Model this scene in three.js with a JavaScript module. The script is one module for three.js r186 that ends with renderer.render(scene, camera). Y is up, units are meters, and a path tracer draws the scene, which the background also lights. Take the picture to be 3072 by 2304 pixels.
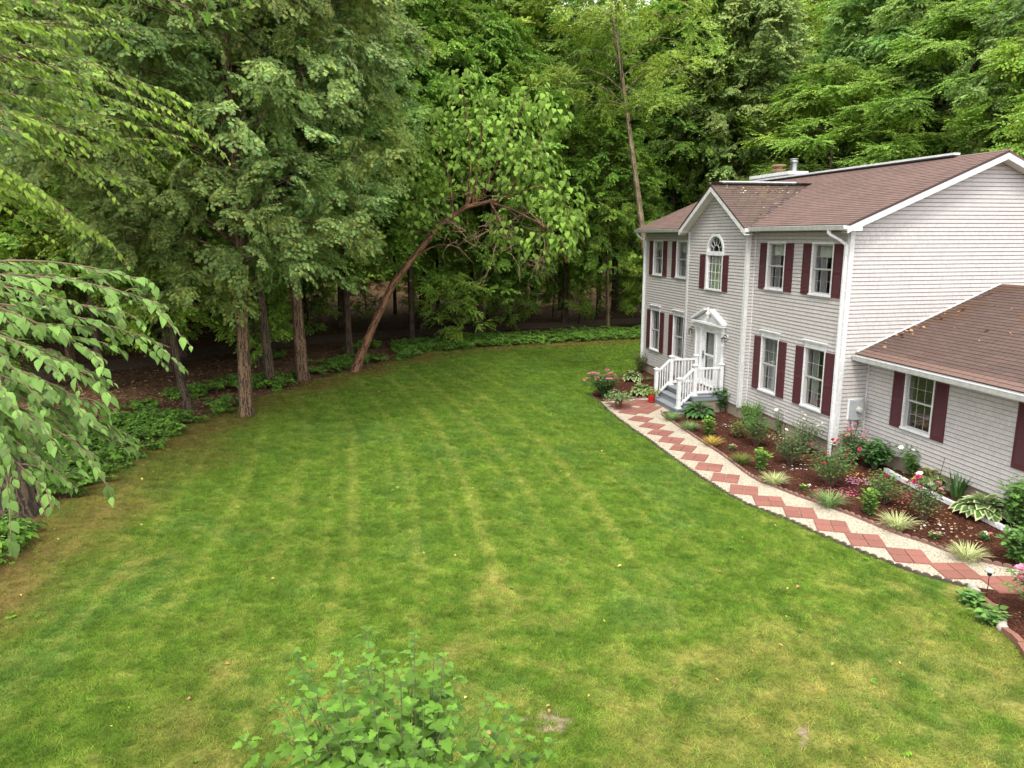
import * as THREE from 'three';
import { mergeGeometries } from 'three/addons/utils/BufferGeometryUtils.js';

// ---------------------------------------------------------------- camera, sky, sun, exposure
const scene = new THREE.Scene();
const EYE = new THREE.Vector3(16.401, 5.713, 12.073);
const FWD = new THREE.Vector3(-0.95864, -0.19611, -0.20626).normalize();
const camera = new THREE.PerspectiveCamera(54.79, 4 / 3, 0.1, 900);
camera.position.copy(EYE);
camera.up.set(0, 1, 0);
camera.lookAt(EYE.clone().add(FWD));
camera.rotateZ(-0.00265);
scene.add(camera);
const renderer = new THREE.WebGLRenderer({ antialias: true });
renderer.toneMapping = THREE.LinearToneMapping;
renderer.toneMappingExposure = 3.0;
renderer.shadowMap.enabled = true;
{ // overcast sky: brighter overhead than at the horizon, the same all round
  const w = 64, h = 64, d = new Float32Array(w * h * 4);
  for (let j = 0; j < h; j++) {
    const e = ((j + 0.5) / h - 0.5) * Math.PI, s = Math.max(0, Math.sin(e)), L = 1.2 * (0.82 + 0.18 * s);
    for (let i = 0; i < w; i++) { const o = (j * w + i) * 4; d[o] = L * 0.98; d[o + 1] = L; d[o + 2] = L * 1.03; d[o + 3] = 1; }
  }
  const t = new THREE.DataTexture(d, w, h, THREE.RGBAFormat, THREE.FloatType);
  t.mapping = THREE.EquirectangularReflectionMapping; t.magFilter = THREE.LinearFilter; t.needsUpdate = true;
  scene.background = t; scene.environment = t;
}
const sun = new THREE.DirectionalLight(new THREE.Color(1.0, 0.955, 0.88), 1.35);
sun.position.set(24, 60, 22); sun.target.position.set(-8, 0, 4);
sun.castShadow = true; sun.shadow.radius = 26; sun.shadow.mapSize.set(2048, 2048);
Object.assign(sun.shadow.camera, { left: -60, right: 60, top: 60, bottom: -60, near: 1, far: 200 });
scene.add(sun, sun.target);

// ---------------------------------------------------------------- helpers
const PI = Math.PI, V = (x, y, z) => new THREE.Vector3(x, y, z), lerp = (a, b, t) => a + (b - a) * t, clamp = (x, a, b) => Math.min(b, Math.max(a, x));
const sstep = (a, b, x) => { const t = clamp((x - a) / (b - a), 0, 1); return t * t * (3 - 2 * t); };
function RNG(seed) { let s = seed | 0; const f = () => { s = (s + 0x6d2b79f5) | 0; let t = Math.imul(s ^ (s >>> 15), 1 | s); t = (t + Math.imul(t ^ (t >>> 7), 61 | t)) ^ t; return ((t ^ (t >>> 14)) >>> 0) / 4294967296; }; f.r = (a, b) => a + (b - a) * f(); f.s = (a = 1) => (f() * 2 - 1) * a; f.i = (n) => Math.floor(f() * n); return f; }
const h2 = (x, y) => { let n = Math.imul(x, 374761393) + Math.imul(y, 668265263) | 0; n = Math.imul(n ^ (n >>> 13), 1274126177); return ((n ^ (n >>> 16)) >>> 0) / 4294967296; };
function vn(x, y) { const i = Math.floor(x), j = Math.floor(y), a = x - i, b = y - j, u = a * a * (3 - 2 * a), v = b * b * (3 - 2 * b); return lerp(lerp(h2(i, j), h2(i + 1, j), u), lerp(h2(i, j + 1), h2(i + 1, j + 1), u), v); }
function fbm(x, y, o = 4) { let s = 0, a = 0.5, t = 0; for (let i = 0; i < o; i++) { s += a * vn(x, y); t += a; a *= 0.5; x = x * 2.03 + 17.1; y = y * 2.03 + 9.7; } return s / t; }
// a point of the place from a picture position (3072 x 2304) and a distance along the view axis, or where that sight line meets a level
const RIGHT = V().crossVectors(FWD, V(0, 1, 0)).normalize(), UPV = V().crossVectors(RIGHT, FWD);
const sight = (px, py) => FWD.clone().addScaledVector(RIGHT, (px - 1536) / 2222.9).addScaledVector(UPV, -(py - 1152) / 2222.9);
const at = (px, py, d) => EYE.clone().addScaledVector(sight(px, py), d);
const gr = (px, py, y = 0) => { const d = sight(px, py); return EYE.clone().addScaledVector(d, (y - EYE.y) / d.y); };
const seen = (p, m = 0) => { const d = p.clone().sub(EYE), z = d.dot(FWD); if (z < 0.3) return 0; const x = d.dot(RIGHT) / z, y = d.dot(UPV) / z; return Math.abs(x) < 0.691 + m && Math.abs(y) < 0.519 + m ? z : 0; };

class Geo { // collects faces with normals, uv in metres and colours
  constructor() { this.p = []; this.n = []; this.u = []; this.i = []; this.c = null; }
  v(p, n, a = 0, b = 0) { this.p.push(p.x, p.y, p.z); this.n.push(n.x, n.y, n.z); this.u.push(a, b); if (this.c) this.c.push(...this.tint); return this.p.length / 3 - 1; }
  colour(r, g, b) { if (!this.c) { this.c = []; for (let k = 0; k < this.p.length / 3; k++) this.c.push(1, 1, 1); } this.tint = [r, g, b]; return this; }
  quad(a, b, c, d) { const e = V().subVectors(b, a), f = V().subVectors(d, a), n = V().crossVectors(e, f).normalize(), le = e.length(), lf = f.length(); const o = [this.v(a, n, 0, 0), this.v(b, n, le, 0), this.v(c, n, le, lf), this.v(d, n, 0, lf)]; this.i.push(o[0], o[1], o[2], o[0], o[2], o[3]); return this; }
  tri(a, b, c) { const n = V().subVectors(b, a).cross(V().subVectors(c, a)).normalize(); const o = [this.v(a, n, a.x, a.z), this.v(b, n, b.x, b.z), this.v(c, n, c.x, c.z)]; this.i.push(...o); return this; }
  hexa(q) { const [a, b, c, d, e, f, g, h] = q; this.quad(a, b, c, d).quad(e, h, g, f).quad(a, e, f, b).quad(b, f, g, c).quad(c, g, h, d).quad(d, h, e, a); return this; } // abcd one face, efgh the opposite
  box(x0, y0, z0, x1, y1, z1) { return this.hexa([V(x0, y0, z1), V(x0, y0, z0), V(x1, y0, z0), V(x1, y0, z1), V(x0, y1, z1), V(x0, y1, z0), V(x1, y1, z0), V(x1, y1, z1)]); }
  obox(c, sx, sy, sz, m) { const g = [], X = V(1, 0, 0), Y = V(0, 1, 0), Z = V(0, 0, 1); for (const a of [X, Y, Z]) a.applyMatrix4(m); for (const y of [-1, 1]) for (const [x, z] of [[-1, 1], [-1, -1], [1, -1], [1, 1]]) g.push(c.clone().addScaledVector(X, x * sx / 2).addScaledVector(Y, y * sy / 2).addScaledVector(Z, z * sz / 2)); return this.hexa(g); }
  bar(a, b, w, h = w) { const d = V().subVectors(b, a), L = d.length(); d.normalize(); const up = Math.abs(d.y) > 0.95 ? V(1, 0, 0) : V(0, 1, 0), s = V().crossVectors(up, d).normalize(), t = V().crossVectors(d, s), q = []; for (const e of [a, b]) for (const [i, j] of [[-1, -1], [-1, 1], [1, 1], [1, -1]]) q.push(e.clone().addScaledVector(s, i * w / 2).addScaledVector(t, j * h / 2)); return this.hexa(q); }
  tube(pts, rad, n = 7, cap = true) {
    let s = null, L = 0; const rows = [];
    for (let k = 0; k < pts.length; k++) {
      const d = V().subVectors(pts[Math.min(k + 1, pts.length - 1)], pts[Math.max(k - 1, 0)]).normalize();
      if (!s) s = V().crossVectors(Math.abs(d.y) > 0.9 ? V(1, 0, 0) : V(0, 1, 0), d).normalize(); else s.addScaledVector(d, -s.dot(d)).normalize();
      const t = V().crossVectors(d, s), r = rad[k] ?? rad; if (k) L += pts[k].distanceTo(pts[k - 1]); const row = [];
      for (let j = 0; j <= n; j++) { const a = (j / n) * 2 * PI, q = V().addScaledVector(s, Math.cos(a)).addScaledVector(t, Math.sin(a)); row.push(this.v(pts[k].clone().addScaledVector(q, r), q, (j / n) * Math.max(0.3, Math.round(2 * PI * (rad[0] ?? rad) / 0.3) * 0.3), L)); }
      rows.push(row);
    }
    for (let k = 0; k + 1 < rows.length; k++) for (let j = 0; j < n; j++) { const a = rows[k][j], b = rows[k][j + 1], c = rows[k + 1][j + 1], d = rows[k + 1][j]; this.i.push(a, b, c, a, c, d); }
    if (cap) for (const [k, sg] of [[0, -1], [pts.length - 1, 1]]) { const d = V().subVectors(pts[Math.min(k + 1, pts.length - 1)], pts[Math.max(k - 1, 0)]).normalize().multiplyScalar(sg), c = this.v(pts[k], d), r = rows[k]; for (let j = 0; j < n; j++) sg > 0 ? this.i.push(c, r[j], r[j + 1]) : this.i.push(c, r[j + 1], r[j]); }
    return this;
  }
  lathe(prof, x, y, z, n = 16) { const rows = prof.map(([r, h], k) => { const [r0, h0] = prof[Math.max(0, k - 1)], [r1, h1] = prof[Math.min(prof.length - 1, k + 1)], dr = r1 - r0, dh = h1 - h0, l = Math.hypot(dr, dh) || 1; return Array.from({ length: n + 1 }, (_, j) => { const a = (j / n) * 2 * PI; return this.v(V(x + r * Math.cos(a), y + h, z + r * Math.sin(a)), V(Math.cos(a) * dh / l, -dr / l, Math.sin(a) * dh / l), j / n, h); }); }); for (let k = 0; k + 1 < rows.length; k++) for (let j = 0; j < n; j++) this.i.push(rows[k][j], rows[k + 1][j], rows[k + 1][j + 1], rows[k][j], rows[k + 1][j + 1], rows[k][j + 1]); return this; }
  put(g, m) { const P = g.attributes.position, N = g.attributes.normal, U = g.attributes.uv, o = this.p.length / 3, q = V(), nm = new THREE.Matrix3().getNormalMatrix(m); for (let k = 0; k < P.count; k++) { q.fromBufferAttribute(P, k).applyMatrix4(m); const a = q.clone(); q.fromBufferAttribute(N, k).applyMatrix3(nm).normalize(); this.v(a, q, U ? U.getX(k) : 0, U ? U.getY(k) : 0); } const I = g.index; for (let k = 0; k < (I ? I.count : P.count); k++) this.i.push(o + (I ? I.getX(k) : k)); return this; }
  geo() { const g = new THREE.BufferGeometry(); g.setAttribute('position', new THREE.Float32BufferAttribute(this.p, 3)); g.setAttribute('normal', new THREE.Float32BufferAttribute(this.n, 3)); g.setAttribute('uv', new THREE.Float32BufferAttribute(this.u, 2)); if (this.c) g.setAttribute('color', new THREE.Float32BufferAttribute(this.c, 3)); g.setIndex(this.i); return g; }
}
const G = () => new Geo();
const taken = {};
const numbered = (n) => { const k = taken[n] = (taken[n] ?? -1) + 1; return k ? n + '_' + String(k).padStart(3, '0') : n; };
function mesh(name, g, mat, parent) { const o = new THREE.Mesh(g instanceof Geo ? g.geo() : g, mat); o.name = name; o.castShadow = o.receiveShadow = true; if (parent) parent.add(o); return o; }
function thing(name, label, category, p = V(0, 0, 0), group) { const o = new THREE.Group(); o.name = numbered(name); o.position.copy(p); o.userData = { label, category }; if (group) o.userData.group = group; scene.add(o); return o; }
function part(name, parent) { const o = new THREE.Group(); o.name = name; parent.add(o); return o; }
function struct(name, g, mat, kind = 'structure') { const o = mesh(name, g, mat, scene); o.userData.kind = kind; return o; }
const stuff = (o) => { o.userData.kind = 'stuff'; return o; };
const MX = (p, q, s) => new THREE.Matrix4().compose(p, q, typeof s === 'number' ? V(s, s, s) : s);
const EU = (x, y, z, o = 'YXZ') => new THREE.Quaternion().setFromEuler(new THREE.Euler(x, y, z, o));
// axes: local x goes along d, local y as near to up as can be, then rolled about d
const AX = (d, roll = 0, up = V(0, 1, 0)) => { const x = d.clone().normalize(), z = V().crossVectors(x, up); if (z.lengthSq() < 1e-6) z.set(0, 0, 1); z.normalize(); const y = V().crossVectors(z, x); return new THREE.Quaternion().setFromRotationMatrix(new THREE.Matrix4().makeBasis(x, y, z)).multiply(new THREE.Quaternion().setFromAxisAngle(V(1, 0, 0), roll)); };
function copies(name, g, mat, mats, cols, parent) { const o = new THREE.InstancedMesh(g, mat, mats.length); o.name = name; mats.forEach((m, k) => o.setMatrixAt(k, m)); if (cols) { const c = new THREE.Color(); cols.forEach((q, k) => o.setColorAt(k, c.setRGB(q[0], q[1], q[2]))); } o.castShadow = o.receiveShadow = true; o.userData.kind = 'stuff'; parent.add(o); return o; }

// ---------------------------------------------------------------- textures and materials
function tex(w, h, f, srgb = false) { const d = new Uint8Array(w * h * 4); for (let j = 0; j < h; j++) for (let i = 0; i < w; i++) { const c = f(i, j), o = (j * w + i) * 4; const a = typeof c === 'number' ? [c, c, c] : c; for (let k = 0; k < 3; k++) { let x = clamp(a[k], 0, 1); if (srgb) x = x <= 0.0031308 ? 12.92 * x : 1.055 * Math.pow(x, 1 / 2.4) - 0.055; d[o + k] = Math.round(255 * x); } d[o + 3] = 255; } const t = new THREE.DataTexture(d, w, h); t.wrapS = t.wrapT = THREE.RepeatWrapping; t.magFilter = THREE.LinearFilter; t.minFilter = THREE.LinearMipmapLinearFilter; t.colorSpace = srgb ? THREE.SRGBColorSpace : THREE.NoColorSpace; t.needsUpdate = true; return t; }
const rep = (t, u, v) => { const c = t.clone(); c.repeat.set(u, v); c.needsUpdate = true; return c; };
// noise that repeats without a seam
const tn = (i, j, n, f, s = 0) => { const x = i / n * f, y = j / n * f, a = (p, q) => h2(((p % f) + f) % f + s * 131, ((q % f) + f) % f + s * 71), k = Math.floor(x), l = Math.floor(y), u = x - k, v = y - l, uu = u * u * (3 - 2 * u), vv = v * v * (3 - 2 * v); return lerp(lerp(a(k, l), a(k + 1, l), uu), lerp(a(k, l + 1), a(k + 1, l + 1), uu), vv); };
const tf = (i, j, n, f, o = 4, s = 0) => { let r = 0, a = 0.5, t = 0; for (let k = 0; k < o; k++) { r += a * tn(i, j, n, f, s + k); t += a; a *= 0.55; f *= 2; } return r / t; };
const grainT = tex(256, 256, (i, j) => { const v = 0.72 + 0.36 * (tf(i, j, 256, 24, 4) - 0.2); return [v, v, v]; }, true);
const grainB = tex(256, 256, (i, j) => tf(i, j, 256, 64, 3, 3));
const barkC = tex(256, 512, (i, j) => { const f = tn(i, j * 0.18, 256, 16, 2) * 0.6 + tn(i, j * 0.6, 256, 32, 5) * 0.4, m = tf(i, j, 256, 6, 3, 8); const v = clamp(0.22 + 1.0 * sstep(0.3, 0.68, f) * (0.75 + 0.5 * m), 0, 1); return [v * 1.0, v * (0.88 + 0.14 * m), v * (0.74 + 0.2 * m)]; }, true);
const barkB = tex(256, 512, (i, j) => clamp(tn(i, j * 0.18, 256, 16, 2) * 0.6 + tn(i, j * 0.6, 256, 32, 5) * 0.4, 0, 1));
const S = (r, g, b, o = {}) => new (o.specularIntensity !== undefined ? THREE.MeshPhysicalMaterial : THREE.MeshStandardMaterial)({ color: new THREE.Color().setRGB(r, g, b), roughness: 0.8, ...o });
const bark = (r, g, b, bs = 0.03) => S(r, g, b, { map: rep(barkC, 1 / 0.9, 1 / 1.8), bumpMap: rep(barkB, 1 / 0.9, 1 / 1.8), bumpScale: bs, roughness: 0.95 });
const leafM = (r, g, b, through = 0.3, coat = 0.25, cr = 0.4) => new THREE.MeshPhysicalMaterial({ color: new THREE.Color().setRGB(r, g, b), vertexColors: true, roughness: 0.95, transmission: through, thickness: 0, side: THREE.DoubleSide, clearcoat: coat, clearcoatRoughness: cr, ior: 1.45, specularIntensity: 0.25 });
const mat = {
  white: S(0.7, 0.7, 0.695, { roughness: 0.5, map: rep(grainT, 0.8, 0.8) }),
  trim: S(0.62, 0.615, 0.6, { roughness: 0.55, map: rep(grainT, 0.7, 0.7) }),
  siding: S(0.475, 0.442, 0.42, { roughness: 0.6, map: rep(grainT, 0.35, 1.1) }),
  soffit: S(0.55, 0.54, 0.5, { roughness: 0.7 }),
  shutter: S(0.064, 0.013, 0.017, { roughness: 0.55 }),
  sash: S(0.36, 0.345, 0.33, { roughness: 0.5 }), muntin: S(0.27, 0.26, 0.24, { roughness: 0.5 }),
  dark: S(0.03, 0.03, 0.032, { roughness: 0.9 }),
  room: S(0.35, 0.33, 0.3, { roughness: 0.95 }),
  fabric: S(0.45, 0.47, 0.42, { roughness: 1 }),
  blind: S(0.36, 0.4, 0.34, { roughness: 0.9 }),
  glass: new THREE.MeshPhysicalMaterial({ color: 0xffffff, roughness: 0.02, transmission: 1, thickness: 0, ior: 1.5 }),
  metal: S(0.3, 0.31, 0.32, { metalness: 0.9, roughness: 0.35 }),
  rust: S(0.3, 0.2, 0.11, { metalness: 0.5, roughness: 0.7 }),
  black: S(0.018, 0.017, 0.016, { roughness: 0.5, metalness: 0.3 }),
  greybox: S(0.36, 0.38, 0.38, { roughness: 0.5, metalness: 0.1, map: rep(grainT, 2, 2) }),
  concrete: S(0.27, 0.22, 0.16, { roughness: 0.95, map: rep(grainT, 1.2, 1.2), bumpMap: rep(grainB, 2, 2), bumpScale: 0.006 }),
  deck: S(0.2, 0.215, 0.23, { roughness: 0.75, map: rep(grainT, 1.5, 6) }),
  roofing: S(0.05, 0.032, 0.028, { roughness: 0.95 }),
  shingle: S(0.13, 0.074, 0.056, { roughness: 0.95, map: rep(grainT, 2.5, 2.5), bumpMap: rep(grainB, 4, 4), bumpScale: 0.002 }),
  paver: S(0.24, 0.09, 0.064, { roughness: 0.9, map: rep(grainT, 3, 3), bumpMap: rep(grainB, 5, 5), bumpScale: 0.003 }),
  scallop: S(0.19, 0.1, 0.077, { roughness: 0.9, map: rep(grainT, 4, 4) }),
  scallopOld: S(0.075, 0.056, 0.04, { roughness: 0.95, map: rep(grainT, 4, 4) }),
  brick: S(0.2, 0.085, 0.055, { roughness: 0.9, map: rep(grainT, 4, 4) }),
  stone: S(0.36, 0.31, 0.27, { roughness: 0.9, map: rep(grainT, 4, 4) }),
  barkOak: bark(0.2, 0.125, 0.075, 0.04), barkDark: bark(0.1, 0.068, 0.045, 0.04), barkRed: bark(0.25, 0.125, 0.068, 0.02), barkPale: bark(0.3, 0.235, 0.15, 0.02), twig: S(0.12, 0.075, 0.045, { roughness: 0.95 }), deadTwig: S(0.26, 0.165, 0.1, { roughness: 0.95 }), stem: S(0.09, 0.12, 0.04, { roughness: 0.9 }),
};

// ---------------------------------------------------------------- ground, lawn, beds, path
const EDGE = [[13, 20.5], [6, 18.9], [1.7, 18.6], [-3.5, 18.2], [-6.3, 17.5], [-9.8, 16.1], [-13.9, 13.6], [-17.4, 10.7], [-20.4, 8.7], [-21.8, 4.5], [-22.4, -0.3], [-22.8, -4], [-23.4, -9], [-24, -16]];
// signed distance to the lawn's wooded edge: positive on the lawn
function edgeDist(x, z) { let best = 1e9, sg = 1; for (let k = 0; k + 1 < EDGE.length; k++) { const [ax, az] = EDGE[k], [bx, bz] = EDGE[k + 1], dx = bx - ax, dz = bz - az, t = clamp(((x - ax) * dx + (z - az) * dz) / (dx * dx + dz * dz), 0, 1), ex = x - ax - t * dx, ez = z - az - t * dz, d = Math.hypot(ex, ez); if (d < best) { best = d; sg = dx * ez - dz * ex > 0 ? -1 : 1; } } return best * sg; }
const SG = Math.sign(edgeDist(0, 8)); const onLawn = (x, z) => edgeDist(x, z) * SG;
const OUTER = [[-9.05, 3.6], [-8.6, 3.74], [-8.2, 3.78], [-7.8, 3.76], [-7.2, 3.82], [-6.38, 3.92], [-5.46, 3.97], [-4.67, 3.99], [-3.58, 4.01], [-2.77, 4.0], [-1.9, 4.02], [-0.83, 4.05], [0.6, 4.06], [2.16, 3.98], [2.59, 3.92], [3.02, 3.79], [3.44, 3.63], [3.86, 3.5], [4.42, 3.4], [5.15, 3.2], [5.81, 2.98], [6.06, 2.88], [6.28, 2.78], [6.47, 2.65], [6.66, 2.51], [6.83, 2.39], [6.96, 2.27]];
const INNER = [[-5.73, 2.3], [-5.17, 2.48], [-4.45, 2.52], [-3.64, 2.57], [-2.81, 2.61], [-2.11, 2.65], [-1.5, 2.68], [-0.93, 2.7], [-0.06, 2.78], [0.58, 2.86], [1.13, 2.9], [1.45, 2.87], [1.69, 2.79], [1.98, 2.72], [2.26, 2.65], [2.72, 2.5], [3.2, 2.34], [3.62, 2.21], [4.11, 2.1], [4.5, 2.02], [4.85, 1.92], [5.28, 1.73], [5.55, 1.66], [5.79, 1.59], [6.05, 1.42], [6.34, 1.22], [6.52, 1.06], [6.8, 0.8]];
const ROW = [[-7.58, 3.62], [-7.66, 3.31], [-7.76, 2.87], [-7.82, 2.44], [-7.82, 1.95]];
const BRICKS = [[6.94, 2.28], [7.18, 2.43], [7.4, 2.53], [7.65, 2.62], [7.91, 2.74], [8.19, 2.95], [8.41, 3.03], [8.54, 3.06], [8.82, 3.21], [9.3, 3.5], [9.8, 3.85]];
const inPoly = (p, x, z) => { let c = false; for (let i = 0, j = p.length - 1; i < p.length; j = i++) { const [a, b] = p[i], [d, e] = p[j]; if ((b > z) !== (e > z) && x < (d - a) * (z - b) / (e - b) + a) c = !c; } return c; };
const PATH = [...OUTER.slice(3), [7.4, 1.6], ...[...INNER].reverse(), [-5.75, 1.9], [-7.8, 1.9], ...[...ROW].reverse()];
const LEFTBED = [[-13.2, -0.05], [-13.05, 0.7], [-12, 1.45], [-11.2, 1.9], [-10.3, 2.6], [-9.4, 3.4]]; const YARD = [[-13.2, -0.4], ...LEFTBED, ...OUTER, ...BRICKS.slice(1), [11, 0], [11, -0.9], [0, -0.9], [0, -0.4]]; // beds and path together
const soil = (x, z) => clamp(sstep(3.0, 0.2, onLawn(x, z)) * 1.0 + (fbm(x * 0.7 + 3, z * 0.7, 4) - 0.55) * 1.5 * sstep(7.5, 1.5, onLawn(x, z)), 0, 1);
const BALD = [[8.7, 10.05, 0.13], [9.6, 7.2, 0.1]];
function lawnColour(x, z) { // linear: fresh green, yellowed thatch, bare soil; paler mower tracks running up the lawn
  const n1 = fbm(x * 0.35, z * 0.5 + 40, 4), n2 = fbm(x * 2.3 + 9, z * 2.3, 3), n3 = fbm(x * 8 + 3, z * 8 + 5, 2), n4 = fbm(x * 4.2 + 31, z * 4.2 + 12, 3), near = 0.5 + 0.5 * sstep(-8, 8, x);
  const u = z - 0.0075 * (x - 4) * (x - 4) - 0.08 * x, k = u * 0.78 + 0.25 * (fbm(x * 0.15, z * 0.2, 2) - 0.5), ph = k - Math.floor(k), on = 0.35 + 0.65 * vn(Math.floor(k) * 7.3, x * 0.12), band = (sstep(0.3, 0.42, ph) * sstep(0.62, 0.5, ph) + 0.55 * sstep(0.72, 0.78, ph) * sstep(0.9, 0.84, ph)) * on * sstep(-22, -14, x) * sstep(9.5, 3, x) * sstep(2.5, 5, z - 2);
  let yel = sstep(0.44, 0.72, n1 * 0.65 + n2 * 0.35 + 0.24 * sstep(2, 10, x) - 0.17) * 0.55 + 0.14 * sstep(0.5, 0.72, n3) + 0.34 * band + 0.6 * near * (n4 - 0.5);
  yel = clamp(yel, 0, 0.85); const s = soil(x, z); let d = 0; for (const [a, b, r] of BALD) d = Math.max(d, sstep(r * 1.5, r * 0.4, Math.hypot(x - a, (z - b) * 0.7) + 0.5 * (n3 - 0.5)));
  const blue = sstep(0.5, 0.75, fbm(x * 0.9 - 20, z * 0.9 + 7, 3)) * 0.4, c = [0, 1, 2].map((q) => lerp(lerp([0.094, 0.168, 0.016][q], [0.07, 0.15, 0.028][q], blue), [0.235, 0.205, 0.055][q], yel) * (0.52 + 0.35 * n2 + 0.22 * band + 0.65 * n4));
  return [0, 1, 2].map((q) => lerp(lerp(c[q], [0.15, 0.095, 0.032][q] * (0.75 + 0.5 * n3), s * 0.75), [0.3, 0.225, 0.15][q], d * 0.8)).concat(s, yel, d);
}
const LX0 = -26, LX1 = 14, LZ0 = -18, LZ1 = 22;
const lawnT = tex(1280, 1280, (i, j) => { const x = lerp(LX0, LX1, i / 1280), z = lerp(LZ1, LZ0, j / 1280), c = lawnColour(x, z), g = 0.5 + 0.55 * h2(i, j) ; return [c[0] * g, c[1] * g * 0.92, c[2] * g]; }, true);
lawnT.wrapS = lawnT.wrapT = THREE.ClampToEdgeWrapping;
const floorT = tex(512, 512, (i, j) => { const a = tf(i, j, 512, 10, 4, 1), b = tn(i, j, 512, 128, 4), c = tn(i, j, 512, 64, 6); const v = 0.45 + 0.9 * a; return c > 0.72 ? [0.17 * v, 0.095 * v, 0.05 * v] : b > 0.6 ? [0.12 * v, 0.068 * v, 0.035 * v] : [0.065 * v, 0.04 * v, 0.022 * v]; }, true);
const floorB = tex(512, 512, (i, j) => 0.5 * tn(i, j, 512, 64, 6) + 0.5 * tn(i, j, 512, 128, 4));
function sheet(x0, z0, x1, z1, y, uvs) { const g = G(); const n = V(0, 1, 0), q = [[x0, z1], [x1, z1], [x1, z0], [x0, z0]].map(([x, z]) => g.v(V(x, y, z), n, uvs ? uvs(x, z)[0] : x, uvs ? uvs(x, z)[1] : -z)); g.i.push(q[0], q[1], q[2], q[0], q[2], q[3]); return g; }
function flat(poly, y, uv = (x, z) => [x, -z], below = 0) { const s = new THREE.Shape(poly.map(([x, z]) => new THREE.Vector2(x, -z))), g = new THREE.ShapeGeometry(s), P = g.attributes.position, o = G(); for (let k = 0; k < P.count; k++) { const x = P.getX(k), z = -P.getY(k), [a, b] = uv(x, z); o.v(V(x, y, z), V(0, 1, 0), a, b); } o.i.push(...g.index.array); if (below) for (let k = 0; k < poly.length; k++) { const [a, b] = poly[k], [c, d] = poly[(k + 1) % poly.length]; o.quad(V(a, y - below, b), V(c, y - below, d), V(c, y, d), V(a, y, b)); } return o; }
struct('ground', sheet(-420, -420, 420, 420, -0.012), S(1, 1, 1, { roughness: 1, specularIntensity: 0.1, map: rep(floorT, 1 / 2.6, 1 / 2.6), bumpMap: rep(floorB, 1 / 2.6, 1 / 2.6), bumpScale: 0.04 }));
{ const lawnPoly = [...EDGE, [-14, -16], [-14, -9], [14, -9], [15.5, 0], [15.5, 14]].map(([x, z]) => [clamp(x, LX0 + 0.1, LX1), z]); struct('lawn', flat(lawnPoly, 0, (x, z) => [(x - LX0) / (LX1 - LX0), (LZ1 - z) / (LZ1 - LZ0)]), S(1, 1, 1, { roughness: 1, map: lawnT, bumpMap: rep(grainB, 60, 60), bumpScale: 0.02, specularIntensity: 0.1 })); }
// a track through the woods, pale gravel under leaves
{ const c = [[-8, 38], [-14, 29], [-20, 22.5], [-24.5, 17.5], [-27.5, 11.5], [-29.5, 4], [-31, -6], [-33, -16], [-36, -30]], g = G(), w = 1.5, P = c.map(([x, z]) => V(x, 0.004, z)), cv = new THREE.CatmullRomCurve3(P).getPoints(40); const rows = cv.map((p, k) => { const d = V().subVectors(cv[Math.min(k + 1, 40)], cv[Math.max(k - 1, 0)]).normalize(), s = V(d.z, 0, -d.x), wob = 0.25 * (vn(k * 0.7, 3) - 0.5); return [g.v(p.clone().addScaledVector(s, -w - wob), V(0, 1, 0), 0, k), g.v(p.clone().addScaledVector(s, w + wob), V(0, 1, 0), 3, k)]; }); for (let k = 0; k < 40; k++) g.i.push(rows[k][0], rows[k + 1][1], rows[k][1], rows[k][0], rows[k + 1][0], rows[k + 1][1]); struct('road', g, S(0.15, 0.108, 0.075, { roughness: 1, specularIntensity: 0.1, map: rep(grainT, 1, 1) })); }
const mulchT = tex(512, 512, (i, j) => { const a = tn(i, j * 2, 512, 128, 2), b = tn(i * 2, j, 512, 128, 3), m = tf(i, j, 512, 8, 3, 5), v = 0.55 + 0.8 * m; return a > 0.66 ? [0.17 * v, 0.07 * v, 0.045 * v] : b > 0.62 ? [0.12 * v, 0.045 * v, 0.028 * v] : [0.045 * v, 0.017 * v, 0.012 * v]; }, true);
const mulchB = tex(512, 512, (i, j) => 0.5 * tn(i, j * 2, 512, 128, 2) + 0.5 * tn(i * 2, j, 512, 128, 3));
const mulchM = S(0.72, 0.68, 0.62, { roughness: 1, specularIntensity: 0.1, map: rep(mulchT, 1 / 1.5, 1 / 1.5), bumpMap: rep(mulchB, 1 / 1.5, 1 / 1.5), bumpScale: 0.03 });
const WHITE = [[1.35, -0.5], [2.03, -0.38], [3.1, -0.29], [4.49, -0.24], [5.02, -0.2], [5.6, -0.22], [6.4, -0.2]];
const bedMain = [[-7.82, 0.3], [-5.2, 1.9], [-5.73, 2.28], ...INNER.slice(1), [7.4, 0.2], [6.4, -0.2], ...[...WHITE].reverse().slice(1), [1.2, -0.84], [0.02, -0.84], [0.02, 0], [-4.2, 0], [-4.4, 0.24], [-5.2, 0.24]];
struct('garden_bed', flat(bedMain, 0.035), mulchM);
struct('garden_bed_001', flat([[1.35, -0.5], ...WHITE.slice(1), [10.5, -0.2], [10.5, -0.84], [1.35, -0.84]], 0.06), mulchM);
struct('garden_bed_002', flat([...LEFTBED, ...OUTER.slice(0, 4), [-7.58, 3.62], ...ROW.slice(1), [-7.35, 1.9], [-7.35, 0.24], [-8.5, 0.24], [-8.5, 0]], 0.035), mulchM);
struct('garden_bed_003', flat([[6.96, 2.27], ...BRICKS.slice(1), [10.8, 3], [10.8, 0.3], [8.4, 0.4], [7.55, 1.35], [7.25, 1.95]], 0.035), mulchM);
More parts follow.
